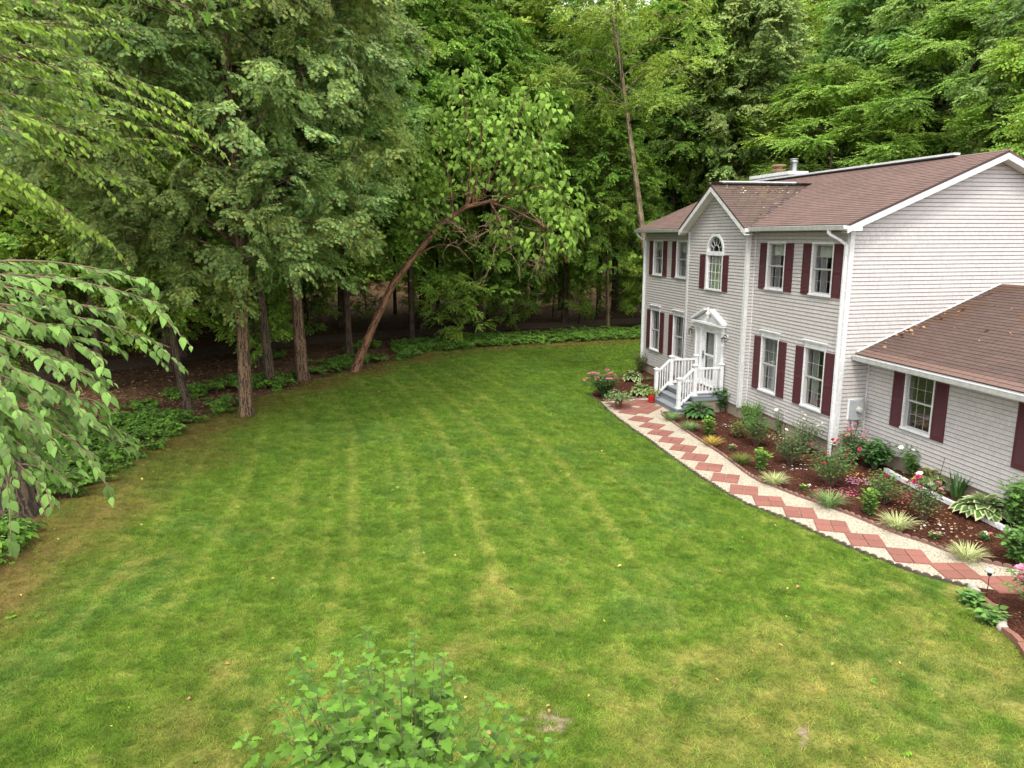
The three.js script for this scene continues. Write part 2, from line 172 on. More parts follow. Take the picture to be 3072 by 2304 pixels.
const gravT = tex(512, 512, (i, j) => { const a = tn(i, j, 512, 110, 1), b = tn(i, j, 512, 70, 2), c = tn(i, j, 512, 128, 7); const v = 0.62 + 0.5 * a; if (c > 0.83) return [0.16, 0.12, 0.09]; return b > 0.68 ? [0.34 * v, 0.275 * v, 0.185 * v] : [0.46 * v, 0.4 * v, 0.3 * v]; }, true);
const gravB = tex(512, 512, (i, j) => tn(i, j, 512, 110, 1));
const path = struct('path', flat(PATH, 0.03), S(1, 1, 1, { roughness: 1, map: rep(gravT, 1 / 1.4, 1 / 1.4), bumpMap: rep(gravB, 1 / 1.4, 1 / 1.4), bumpScale: 0.02 }));
{ // pebbles proud of the gravel
  const r = RNG(5), g = G(), ico = new THREE.IcosahedronGeometry(1, 0), m = [], c = []; for (let k = 0; k < 9000; k++) { const x = r.r(-8, 7.4), z = r.r(1, 4.1); if (!inPoly(PATH, x, z)) continue; const s = r.r(0.006, 0.013); m.push(MX(V(x, 0.03, z), EU(r() * 6, r() * 6, 0), V(s * 1.3, s * 0.7, s))); const v = r.r(0.55, 1.1), q = r(); c.push(q > 0.9 ? [0.25 * v, 0.19 * v, 0.14 * v] : q > 0.6 ? [0.34 * v, 0.28 * v, 0.2 * v] : [0.47 * v, 0.42 * v, 0.33 * v]); }
  copies('gravel', ico, S(1, 1, 1, { roughness: 0.9 }), m, c, path);
}
{ // concrete pavers: four to a square, the squares set corner to corner along the gravel
  const r = RNG(11), pm = [0.9, 1, 1.08].map((k) => { const q = mat.paver.clone(); q.color.multiplyScalar(k); return q; }), pg = G(); { const a = 0.1525, t = 0.007; pg.hexa([V(-a, 0, a), V(-a, 0, -a), V(a, 0, -a), V(a, 0, a), V(-a + t, 0.022, a - t), V(-a + t, 0.022, -a + t), V(a - t, 0.022, -a + t), V(a - t, 0.022, a - t)]); } const geo = pg.geo();
  const put = (x, z, a) => { const o = mesh('paver', geo, pm[r.i(3)], path); o.position.set(x, 0.028 + r.r(0, 0.004), z); o.rotation.set(r.s(0.012), -a + r.s(0.02), r.s(0.012)); };
  const C = [[-4.93, 3.34, -45], [-4.06, 3.32, -45], [-3.25, 3.39, -46], [-2.43, 3.42, -52], [-1.61, 3.44, -51], [-0.77, 3.5, -53], [0.1, 3.54, -55], [0.97, 3.56, -56], [1.84, 3.56, -59], [2.62, 3.4, -68], [3.36, 3.13, -65], [4.15, 2.94, -63], [4.92, 2.76, -66], [5.7, 2.47, -67], [6.4, 2.12, -76], [7.02, 1.7, -78]];
  for (const [x, z, d] of C) { const a = d * PI / 180; for (const [i, j] of [[-1, -1], [1, -1], [1, 1], [-1, 1]]) put(x + (Math.cos(a) * i - Math.sin(a) * j) * 0.156, z + (Math.sin(a) * i + Math.cos(a) * j) * 0.156, a); }
  // the landing at the foot of the steps
  const a = -45 * PI / 180, land = [[-7.25, 3.6], [-7.6, 2.65], [-7.5, 2.12], [-6.9, 2.12], [-6.3, 2.14], [-5.7, 2.62], [-5.6, 3.45], [-6.2, 3.75]]; for (let i = -9; i < 9; i++) for (let j = -9; j < 9; j++) { const x = -6.58 + (Math.cos(a) * i - Math.sin(a) * j) * 0.309, z = 2.86 + (Math.sin(a) * i + Math.cos(a) * j) * 0.309; if ((i === 0 && j === 0) || !inPoly(land, x, z)) continue; put(x, z, a); }
}
// scalloped edging blocks, each its own piece
function scallops(t, pts, step, m, y = 0) { const g = G(), n = 7, w = step * 0.485, th = 0.026, top = []; for (let k = 0; k <= n; k++) { const a = PI * k / n; top.push([-Math.cos(a) * w, 0.05 + Math.sin(a) * w * 0.62]); } const prof = [[-w, -0.04], ...top, [w, -0.04]]; for (let k = 0; k < prof.length; k++) { const [a, b] = prof[k], [c, d] = prof[(k + 1) % prof.length]; g.quad(V(a, b, th), V(a, b, -th), V(c, d, -th), V(c, d, th)); } for (const s of [1, -1]) for (let k = 1; k + 1 < prof.length; k++) { const A = V(prof[0][0], prof[0][1], s * th), B = V(prof[k][0], prof[k][1], s * th), C = V(prof[k + 1][0], prof[k + 1][1], s * th); s > 0 ? g.tri(A, C, B) : g.tri(A, B, C); } const geo = g.geo(), r = RNG(m.id + 3), c = new THREE.CatmullRomCurve3(pts.map(([x, z]) => V(x, y, z)), false, 'centripetal'), L = c.getLength(), N = Math.floor(L / step), ms = [0.85, 1, 1.15].map((k) => { const q = m.clone(); q.color.multiplyScalar(k); return q; }); for (let k = 0; k < N; k++) { const p = c.getPointAt((k + 0.5) / N), d = c.getTangentAt((k + 0.5) / N), o = mesh('edging_block', geo, ms[r.i(3)], t); o.position.set(p.x + r.s(0.008), p.y + r.s(0.006), p.z + r.s(0.008)); o.rotation.set(r.s(0.06), Math.atan2(-d.z, d.x) + r.s(0.05), r.s(0.03)); } }
scallops(thing('path_edging', 'dark weathered scalloped edging blocks between the lawn and the gravel path', 'edging'), OUTER, 0.155, mat.scallopOld, -0.035);
scallops(thing('path_edging', 'reddish scalloped edging blocks between the gravel path and the mulch bed', 'edging'), INNER.slice(0, -1), 0.155, mat.scallop);
scallops(thing('path_edging', 'short row of pale red scalloped edging behind the two flower pots', 'edging'), ROW, 0.155, mat.scallop);
{ // white timber edging along the wing
  const t = thing('timber_edging', 'white painted timber edging in the mulch bed along the low wing', 'edging'), c = WHITE; for (let k = 0; k + 1 < c.length; k++) { const a = V(c[k][0], 0.055, c[k][1]), b = V(c[k + 1][0], 0.055, c[k + 1][1]), d = b.clone().sub(a).normalize(); mesh('timber', G().bar(a.addScaledVector(d, 0.004), b.addScaledVector(d, -0.004), 0.085, 0.15), mat.white, t); }
}
{ // brick border of the bed by the lawn
  const t = thing('brick_border', 'border of red bricks and round grey stones between the lawn and the pink flowering shrub', 'edging'), r = RNG(8), c = new THREE.CatmullRomCurve3(BRICKS.map(([x, z]) => V(x, 0.05, z))), L = c.getLength(); let s = 0.05; const bg = G().box(-0.1, -0.05, -0.045, 0.1, 0.05, 0.045).geo(), sg = new THREE.IcosahedronGeometry(1, 1); { const P = sg.attributes.position; for (let k = 0; k < P.count; k++) { const q = V().fromBufferAttribute(P, k), f = 0.9 + 0.2 * vn(q.x * 2 + 5, q.y * 2 + q.z * 3); P.setXYZ(k, q.x * f, q.y * f, q.z * f); } }
  let k = 0; while (s < L - 0.1) { const st = k % 6 === 0 || k === 1 || k === 7 || k === 13, p = c.getPointAt(s / L), d = c.getTangentAt(s / L), o = st ? mesh('stone', sg, mat.stone, t) : mesh('brick', bg, mat.brick, t); o.position.set(p.x + r.s(0.012), st ? 0.04 : 0.055 + r.s(0.01), p.z + r.s(0.012)); o.rotation.set(r.s(0.1), Math.atan2(-d.z, d.x) + r.s(0.12), r.s(0.08)); if (st) o.scale.set(0.09, 0.08, 0.08); s += st ? 0.17 : 0.212; k++; }
}

// ---------------------------------------------------------------- the house
const FY = 0.4, Y = (h) => h + FY; // siding starts 0.4 m above the ground
const house = thing('colonial_house', 'two storey house with pale grey siding, maroon shutters and brown shingle roof', 'house');
const COURSE = 0.1016, XL = -13.12, BX0 = -8.5, BX1 = -4.42, BZ = 0.27, WZ = -0.84, DEPTH = -8.0, MID = -6.46;
// wall frames: origin, direction along, outward direction
const frame = (o, u, n) => ({ o, u, n, P: (a, b, d = 0) => o.clone().addScaledVector(u, a).addScaledVector(n, d).add(V(0, b, 0)) });
const fFront = frame(V(0, 0, 0), V(1, 0, 0), V(0, 0, 1)), fBump = frame(V(0, 0, BZ), V(1, 0, 0), V(0, 0, 1)), fWing = frame(V(0, 0, WZ), V(1, 0, 0), V(0, 0, 1)), fSide = frame(V(0, 0, 0), V(0, 0, -1), V(1, 0, 0)), fLeft = frame(V(XL, 0, 0), V(0, 0, -1), V(-1, 0, 0)), fBack = frame(V(0, 0, DEPTH), V(1, 0, 0), V(0, 0, -1));
// a clad wall: poly in (along, height), holes [a0, b0, a1, b1, arch]; spans(h) gives the clad intervals at a height
function wall(f, poly, holes, y0, y1, ends) {
  const s = new THREE.Shape(poly.map(([a, b]) => new THREE.Vector2(a, b))); for (const [a0, b0, a1, b1, arch] of holes) { const h = new THREE.Path(); h.moveTo(a0, b0); h.lineTo(a1, b0); if (arch) h.absellipse((a0 + a1) / 2, arch, (a1 - a0) / 2, b1 - arch, 0, PI, false); else { h.lineTo(a1, b1); h.lineTo(a0, b1); } h.lineTo(a0, b0); s.holes.push(h); }
  const e = new THREE.ExtrudeGeometry(s, { depth: 0.14, bevelEnabled: false }); e.translate(0, 0, -0.2); e.applyMatrix4(new THREE.Matrix4().makeBasis(f.u, V(0, 1, 0), f.n).setPosition(f.o)); const w = mesh('wall', e, mat.sheath ??= S(0.2, 0.2, 0.21, { roughness: 0.95 }), house);
  for (let k = 0, h = y0; h < y1 - 0.01; k++, h += COURSE) {
    const lo = h + 0.0125, hi = Math.min(h + COURSE, y1); let A = ends(lo), B = ends(hi); if (A[1] - A[0] < 0.06) continue; if (B[1] - B[0] < 0) { const m = (A[0] + A[1]) / 2; B = [m - 0.005, m + 0.005]; }
    let cuts = []; for (const [a0, b0, a1, b1, arch] of holes) { if (hi <= b0 + 0.01 || lo >= b1 - 0.01) continue; let l = a0, r = a1; if (arch && lo > arch) { const t = clamp((lo - arch) / (b1 - arch), 0, 1), w2 = (a1 - a0) / 2 * Math.sqrt(1 - t * t), c = (a0 + a1) / 2; l = c - w2; r = c + w2; } cuts.push([l - 0.0, r + 0.0]); }
    cuts.sort((p, q) => p[0] - q[0]); let x = null; const seg = []; let l = [A[0], B[0]]; for (const [p, q] of cuts) { if (p > l[0] + 0.02) seg.push([l[0], p, l[1], p]); l = [q, q]; } if (A[1] > l[0] + 0.02) seg.push([l[0], A[1], l[1], B[1]]);
    for (const [a0, a1, t0, t1] of seg) { const g = G(); g.hexa([f.P(a0, lo, 0.008), f.P(a0, lo, -0.055), f.P(a1, lo, -0.055), f.P(a1, lo, 0.008), f.P(t0, hi, -0.006), f.P(t0, hi, -0.055), f.P(t1, hi, -0.055), f.P(t1, hi, -0.006)]); for (let q = 0; q < g.u.length; q += 2) { g.u[q] += a0 * 0.7 + k * 0.37; g.u[q + 1] += k * 1.13; } mesh('siding_board', g, mat.siding, w); }
  }
  return w;
}
const WIN = []; // windows: [frame, centre, bottom, width, height, kind]
const up = (c) => [c - 0.43, Y(3.78), c + 0.43, Y(5.09)], dn = (c) => [c - 0.43, Y(0.72), c + 0.43, Y(2.33)];
const H = (y) => Y(y);
wall(fFront, [[BX1, H(0)], [-0.07, H(0)], [-0.07, H(5.45)], [BX1, H(5.45)]], [up(-3.25), up(-1.06), dn(-3.27), dn(-1.07)], H(0), H(5.42), () => [BX1 + 0.02, -0.05]);
wall(fFront, [[XL + 0.07, H(0)], [BX0, H(0)], [BX0, H(5.45)], [XL + 0.07, H(5.45)]], [up(-11.77), up(-9.57), dn(-11.83), dn(-9.62)], H(0), H(5.42), () => [XL + 0.05, BX0 - 0.02]);
const gab = (h) => { const d = Math.max(0, (Y(6.72) - h) / 0.605); return [Math.max(BX0 + 0.05, MID - d), Math.min(BX1 - 0.05, MID + d)]; };
wall(fBump, [[BX0 + 0.07, H(0)], [BX1 - 0.07, H(0)], [BX1 - 0.07, H(5.5)], [MID, H(6.72)], [BX0 + 0.07, H(5.5)]], [[-7.03, H(0.3), -6.05, H(2.27)], [-7.0, H(3.56), -5.92, H(4.66)], [-7.0, H(4.77), -5.92, H(5.31), H(4.79)]], H(0), H(6.7), gab);
// bump-out cheeks
for (const [x, n] of [[BX1, 1], [BX0, -1]]) { const f = frame(V(x, 0, 0), V(0, 0, n > 0 ? 1 : 1), V(n, 0, 0)); wall(f, [[-0.1, H(0)], [BZ - 0.07, H(0)], [BZ - 0.07, H(5.45)], [-0.1, H(5.45)]], [], H(0), H(5.42), () => [0.02, BZ - 0.05]); }
const rk = (h) => { const d = Math.max(0, (Y(7.2) - h) / 0.414); return [Math.max(0.05, 4 - d), Math.min(8 - 0.1, 4 + d)]; };
wall(fSide, [[0.07, H(0)], [8, H(0)], [8, H(5.5)], [4, H(7.2)], [0.07, H(5.5)]], [], H(0), H(7.15), rk);
mesh('wall', G().quad(V(XL, H(0), 0), V(XL, H(5.5), 0), V(XL, H(5.5), DEPTH), V(XL, H(0), DEPTH)).tri(V(XL, H(5.5), 0), V(XL, H(7.2), -4), V(XL, H(5.5), DEPTH)).quad(V(XL, H(0), DEPTH), V(XL, H(5.5), DEPTH), V(0, H(5.5), DEPTH), V(0, H(0), DEPTH)), mat.siding, house);
const wup = (c) => [c - 0.43, H(0.76), c + 0.43, H(2.1)];
const WX1 = 9.2; wall(fWing, [[0, H(-0.03)], [WX1, H(-0.03)], [WX1, H(2.2)], [0, H(2.2)]], [wup(1.81), wup(5.33)], H(-0.03), H(2.16), () => [0.03, WX1 - 0.05]);
mesh('wall', G().quad(V(WX1, H(-0.03), WZ), V(WX1, H(-0.03), -8.1), V(WX1, H(2.2), -8.1), V(WX1, H(2.2), WZ)).tri(V(WX1, H(2.2), WZ), V(WX1, H(2.2), -8.1), V(WX1, H(3.9), -4.5)).quad(V(0, H(0), -8.1), V(0, H(2.2), -8.1), V(WX1, H(2.2), -8.1), V(WX1, H(0), -8.1)), mat.siding, house);
// rooms: storey floor, attic floor, partitions; the house is hollow and lit only through its windows
mesh('storey_floor', G().box(XL + 0.21, H(2.68), DEPTH + 0.05, -0.21, H(2.86), -0.21), mat.room, house); mesh('attic_floor', G().box(XL + 0.21, H(5.36), DEPTH + 0.05, -0.21, H(5.42), -0.21), mat.room, house); mesh('partition', G().box(-8.3, H(0.01), DEPTH + 0.05, -8.2, H(2.67), -0.3).box(-4.8, H(0.01), DEPTH + 0.05, -4.7, H(2.67), -0.3).box(-8.3, H(2.87), DEPTH + 0.05, -8.2, H(5.35), -0.3).box(-4.8, H(2.87), DEPTH + 0.05, -4.7, H(5.35), -0.3).box(-8.2, H(0.01), -4.2, -4.8, H(2.67), -4.1).box(-13, H(0.01), -4.2, -8.3, H(2.67), -4.1).box(-4.7, H(0.01), -4.2, -0.25, H(2.67), -4.1).box(-13, H(2.87), -4.2, -0.25, H(5.35), -4.1), mat.room, house);
mesh('wing_ceiling', G().box(0.02, H(2.2), -8.05, WX1 - 0.05, H(2.24), WZ - 0.21), mat.room, house);
// foundation
mesh('foundation', G().box(XL + 0.03, -0.1, DEPTH + 0.03, -0.03, H(0), -0.03).box(BX0 + 0.03, -0.1, -0.03, BX1 - 0.03, H(0), BZ - 0.035).box(-0.03, -0.1, -8.05, WX1 - 0.03, H(-0.035), WZ - 0.035), mat.concrete, house);
// corner posts and inside-corner trim
const post = (x, z, sx, sz, y0, y1) => { const g = G(), w = 0.1, t = 0.022; g.box(Math.min(x, x - sx * w), y0, Math.min(z - sz * t * 0, z + sz * t), Math.max(x, x - sx * w), y1, Math.max(z, z + sz * t)); g.box(Math.min(x, x + sx * t), y0, Math.min(z + sz * t, z - sz * w), Math.max(x, x + sx * t), y1, Math.max(z + sz * t, z - sz * w)); mesh('corner_post', g, mat.trim, house); };
post(0, 0, 1, 1, H(-0.04), H(5.42)); post(XL, 0, -1, 1, H(-0.04), H(5.42)); post(BX1, BZ, 1, 1, H(-0.04), H(5.42)); post(BX0, BZ, -1, 1, H(-0.04), H(5.42)); post(WX1, WZ, 1, 1, H(-0.07), H(2.16));
mesh('corner_trim', G().box(BX1 + 0.001, H(0), 0.002, BX1 + 0.028, H(5.42), 0.03), mat.trim, house); mesh('corner_trim', G().box(BX0 - 0.028, H(0), 0.002, BX0 - 0.001, H(5.42), 0.03), mat.trim, house); mesh('corner_trim', G().box(0.002, H(-0.03), WZ + 0.002, 0.03, H(2.16), WZ + 0.03), mat.trim, house);

// windows
const cells = {}; const paneG = (w, h) => cells[w.toFixed(3) + h.toFixed(3)] ??= G().box(-w / 2, -h / 2, -0.002, w / 2, h / 2, 0.002).geo();
function windowAt(f, c, y0, h, o = {}) { // hung window 0.94 m wide over its casing
  const w = 0.86, t = part('window', house), q = (a0, b0, d0, a1, b1, d1, g = G()) => g.hexa([f.P(c + a0, b0, d1), f.P(c + a0, b0, d0), f.P(c + a1, b0, d0), f.P(c + a1, b0, d1), f.P(c + a0, b1, d1), f.P(c + a0, b1, d0), f.P(c + a1, b1, d0), f.P(c + a1, b1, d1)]);
  const W = w / 2, y1 = y0 + h, cs = 0.05; let g = G();
  q(-W - 0.035, y0, -0.006, -W - 0.001, y1, 0.035, g); q(W + 0.001, y0, -0.006, W + 0.035, y1, 0.035, g); q(-W - 0.035, y1 + 0.001, -0.006, W + 0.035, y1 + cs, 0.04, g); mesh('frame', g, mat.white, t); g = G(); q(-W - 0.01, y0, -0.09, -W + 0.012, y1, -0.007, g); q(W - 0.012, y0, -0.09, W + 0.01, y1, -0.007, g); q(-W + 0.012, y1 - 0.012, -0.09, W - 0.012, y1, -0.007, g); mesh('jamb', g, mat.sash, t);
  mesh('sill', q(-W - 0.055, y0 - 0.05, -0.06, W + 0.055, y0 - 0.001, 0.055), mat.white, t);
  if (o.crown) { g = G(); q(-W - 0.05, y1 + cs + 0.001, -0.02, W + 0.05, y1 + cs + 0.1, 0.038, g); q(-W - 0.09, y1 + cs + 0.101, -0.02, W + 0.09, y1 + cs + 0.14, 0.075, g); q(-W - 0.105, y1 + cs + 0.141, -0.02, W + 0.105, y1 + cs + 0.165, 0.095, g); mesh('window_crown', g, mat.white, t); }
  const mid = (y0 + y1) / 2, rail = 0.042;
  for (const [b0, b1, d] of [[mid - 0.02, y1, -0.03], [y0, mid + 0.02, -0.06]]) {
    g = G(); q(-W + 0.013, b0, d - 0.025, -W + 0.05, b1, d, g); q(W - 0.05, b0, d - 0.025, W - 0.013, b1, d, g); q(-W + 0.05, b0, d - 0.025, W - 0.05, b0 + rail, d, g); q(-W + 0.05, b1 - rail, d - 0.025, W - 0.05, b1, d, g); mesh('sash', g, mat.sash, t);
    const iw = 2 * (W - 0.05), ih = b1 - b0 - 2 * rail, cw = iw / 3, ch = ih / 2; g = G(); for (const k of [1, 2]) q(-iw / 2 + k * cw - 0.0055, b0 + rail, d - 0.018, -iw / 2 + k * cw + 0.0055, b1 - rail, d - 0.008, g); q(-iw / 2, b0 + rail + ch - 0.0055, d - 0.0175, iw / 2, b0 + rail + ch + 0.0055, d - 0.0085, g); mesh('grille', g, mat.muntin, t);
    for (let i = 0; i < 3; i++) for (let j = 0; j < 2; j++) { const p = mesh('pane', paneG(cw - 0.014, ch - 0.014), mat.glass, t); p.position.copy(f.P(c - iw / 2 + (i + 0.5) * cw, b0 + rail + (j + 0.5) * ch, d - 0.013)); if (f.n.x) p.rotation.y = PI / 2; }
  }
  // curtains in soft folds
  const drape = (a0, a1, b0, b1, d, m, amp = 0.02, name = 'curtain') => { const e = G(), n = Math.max(4, Math.round((a1 - a0) * 40)), rr = []; for (let k = 0; k <= n; k++) { const a = lerp(a0, a1, k / n), z = d + amp * Math.sin(k * 1.9) + amp * 0.5 * Math.sin(k * 0.83); rr.push([e.v(f.P(c + a, b0, z), f.n, 0, 0), e.v(f.P(c + a, b1, z), f.n, 0, 1)]); } for (let k = 0; k < n; k++) e.i.push(rr[k][0], rr[k + 1][0], rr[k + 1][1], rr[k][0], rr[k + 1][1], rr[k][1]); const ge = e.geo(); ge.computeVertexNormals(); mesh(name, ge, m, t); };
  if (o.blind) drape(-W + 0.02, W - 0.02, y1 - o.blind, y1, -0.19, mat.blind, 0.002, 'blind');
  if (o.drape === 'full') { drape(-W + 0.02, 0.0, y0, y1, -0.25, mat.sheer ??= new THREE.MeshPhysicalMaterial({ color: new THREE.Color().setRGB(0.5, 0.51, 0.52), roughness: 1, transmission: 0.7, thickness: 0, side: THREE.DoubleSide, specularIntensity: 0.1 })); drape(-0.02, W - 0.02, y0, y1, -0.26, mat.sheer); }
  else if (o.drape) { drape(-W + 0.02, -W + 0.02 + 0.26, y0, y1, -0.25, mat.sheer ??= new THREE.MeshPhysicalMaterial({ color: new THREE.Color().setRGB(0.5, 0.51, 0.52), roughness: 1, transmission: 0.7, thickness: 0, side: THREE.DoubleSide, specularIntensity: 0.1 })); drape(W - 0.28, W - 0.02, y0, y1, -0.25, mat.sheer); }
  return t;
}
function shutter(f, a0, a1, y0, y1) {
  const t = part('shutter', house), q = (p0, b0, d0, p1, b1, d1, g) => g.hexa([f.P(p0, b0, d1), f.P(p0, b0, d0), f.P(p1, b0, d0), f.P(p1, b0, d1), f.P(p0, b1, d1), f.P(p0, b1, d0), f.P(p1, b1, d0), f.P(p1, b1, d1)]);
  const g = G(), st = 0.045, m = lerp(y0, y1, 0.47); q(a0, y0, 0.006, a0 + st, y1, 0.034, g); q(a1 - st, y0, 0.006, a1, y1, 0.034, g); q(a0 + st, y0, 0.006, a1 - st, y0 + 0.12, 0.032, g); q(a0 + st, y1 - 0.07, 0.006, a1 - st, y1, 0.032, g); q(a0 + st, m - 0.04, 0.006, a1 - st, m + 0.04, 0.032, g); q(a0 + st, y0 + 0.1, 0.005, a1 - st, y1 - 0.05, 0.009, g); mesh('shutter_frame', g, mat.shutter, t);
  const l = G(); for (const [b0, b1] of [[y0 + 0.12, m - 0.04], [m + 0.04, y1 - 0.07]]) { const n = Math.round((b1 - b0) / 0.036); for (let k = 0; k < n; k++) { const h0 = lerp(b0, b1, k / n), h1 = lerp(b0, b1, (k + 0.82) / n); l.hexa([f.P(a0 + st, h0, 0.032), f.P(a0 + st, h0, 0.022), f.P(a1 - st, h0, 0.022), f.P(a1 - st, h0, 0.032), f.P(a0 + st, h1, 0.016), f.P(a0 + st, h1, 0.01), f.P(a1 - st, h1, 0.01), f.P(a1 - st, h1, 0.016)]); } } stuff(mesh('louver', l, mat.shutter, t));
}
const pairS = (f, c, y0, y1) => { shutter(f, c - 0.86, c - 0.485, y0, y1); shutter(f, c + 0.485, c + 0.86, y0, y1); };
windowAt(fFront, -3.25, H(3.78), 1.3, { blind: 0.34, drape: 1 }); windowAt(fFront, -1.06, H(3.78), 1.3, { blind: 0.34, drape: 1 }); windowAt(fFront, -11.77, H(3.78), 1.3, { blind: 0.3, drape: 'full' }); windowAt(fFront, -9.57, H(3.78), 1.3, { blind: 0.4, drape: 1 });
for (const c of [-3.25, -1.06, -11.77, -9.57]) pairS(fFront, c, H(3.735), H(5.085));
windowAt(fFront, -3.27, H(0.72), 1.6, { crown: 1, drape: 'full' }); windowAt(fFront, -1.07, H(0.72), 1.6, { crown: 1, drape: 1 }); windowAt(fFront, -11.83, H(0.72), 1.6, { crown: 1, drape: 'full' }); windowAt(fFront, -9.62, H(0.72), 1.6, { crown: 1, drape: 'full' });
for (const c of [-3.27, -1.07, -11.83, -9.62]) pairS(fFront, c, H(0.675), H(2.305));
windowAt(fWing, 1.81, H(0.76), 1.33, {}); windowAt(fWing, 5.33, H(0.76), 1.33, {}); for (const c of [1.81, 5.33]) pairS(fWing, c, H(0.7), H(2.09));
shutter(fBump, -7.5, -7.14, H(3.52), H(4.67)); shutter(fBump, -5.89, -5.53, H(3.52), H(4.67));
{ // arched window over the door
  const f = fBump, t = part('window', house), q = (p0, b0, d0, p1, b1, d1, g = G()) => g.hexa([f.P(p0, b0, d1), f.P(p0, b0, d0), f.P(p1, b0, d0), f.P(p1, b0, d1), f.P(p0, b1, d1), f.P(p0, b1, d0), f.P(p1, b1, d0), f.P(p1, b1, d1)]), c = MID, W = 0.54, y0 = H(3.56), y1 = H(4.66), yb = H(4.79), yt = H(5.31);
  let g = G(); q(c - W - 0.045, y0, -0.08, c - W + 0.03, y1, 0.035, g); q(c + W - 0.03, y0, -0.08, c + W + 0.045, y1, 0.035, g); q(c - W - 0.05, y1, -0.08, c + W + 0.05, yb, 0.04, g); mesh('frame', g, mat.white, t); mesh('sill', q(c - W - 0.06, y0 - 0.05, -0.08, c + W + 0.06, y0 - 0.001, 0.055), mat.white, t);
  g = G(); const n = 22, arc = (rx, ry, k, d) => { const a = PI * k / n; return f.P(c + Math.cos(a) * rx, yb + Math.sin(a) * ry, d); }; for (let k = 0; k < n; k++) { const A = (rx, ry, d) => [arc(rx, ry, k, d), arc(rx, ry, k + 1, d)], R0 = W - 0.03, R1 = W + 0.05, E0 = yt - yb - 0.03, E1 = yt - yb + 0.05, [a, b] = A(R0, E0, 0.035), [d, e] = A(R1, E1, 0.035), [h, i] = A(R0, E0, -0.08), [j, l] = A(R1, E1, -0.08); g.quad(a, d, e, b).quad(d, j, l, e).quad(h, a, b, i); } mesh('arch_frame', g, mat.white, t);
  g = G(); const gl = -0.03; for (const k of [1, 2, 3]) q(c - W + 0.03 + k * (2 * W - 0.06) / 4 - 0.008, y0, gl - 0.005, c - W + 0.03 + k * (2 * W - 0.06) / 4 + 0.008, y1, gl + 0.006, g); for (const k of [1, 2, 3]) q(c - W + 0.03, lerp(y0, y1, k / 4) - 0.008, gl - 0.0045, c + W - 0.03, lerp(y0, y1, k / 4) + 0.008, gl + 0.0055, g); mesh('grille', g, mat.white, t);
  g = G(); for (const a of [1, 2, 3, 4, 5].map((k) => PI * k / 6)) g.bar(f.P(c + Math.cos(a) * 0.2, yb + Math.sin(a) * 0.2, gl), f.P(c + Math.cos(a) * 0.5, yb + Math.sin(a) * 0.48, gl), 0.014, 0.012); for (let k = 0; k < 14; k++) { const a = PI * k / 14, b = PI * (k + 1) / 14; g.bar(f.P(c + Math.cos(a) * 0.2, yb + Math.sin(a) * 0.2, gl), f.P(c + Math.cos(b) * 0.2, yb + Math.sin(b) * 0.2, gl), 0.014, 0.012); } mesh('sunburst_grille', g, mat.white, t);
  const cw = (2 * W - 0.06) / 4, ch = (y1 - y0) / 4; for (let i = 0; i < 4; i++) for (let j = 0; j < 4; j++) { const p = mesh('pane', paneG(cw - 0.016, ch - 0.016), mat.glass, t); p.position.copy(f.P(c - W + 0.03 + (i + 0.5) * cw, y0 + (j + 0.5) * ch, gl)); }
  g = G(); { const pc = f.P(c, yb, gl); for (let k = 0; k < n; k++) g.tri(pc, arc(W - 0.03, yt - yb - 0.03, k, gl), arc(W - 0.03, yt - yb - 0.03, k + 1, gl)); } mesh('pane', g, mat.glass, t);
  mesh('blind', G().quad(f.P(c - W, y0, -0.17), f.P(c + W, y0, -0.17), f.P(c + W, y1 - 0.24, -0.17), f.P(c - W, y1 - 0.24, -0.17)), mat.blind2 ??= S(0.3, 0.37, 0.2, { roughness: 0.95, map: rep(grainT, 6, 0.6) }), t); mesh('blind', G().quad(f.P(c - W, y1 - 0.25, -0.19), f.P(c + W, y1 - 0.25, -0.19), f.P(c + W, y1, -0.19), f.P(c - W, y1, -0.19)), mat.fabric, t);
}
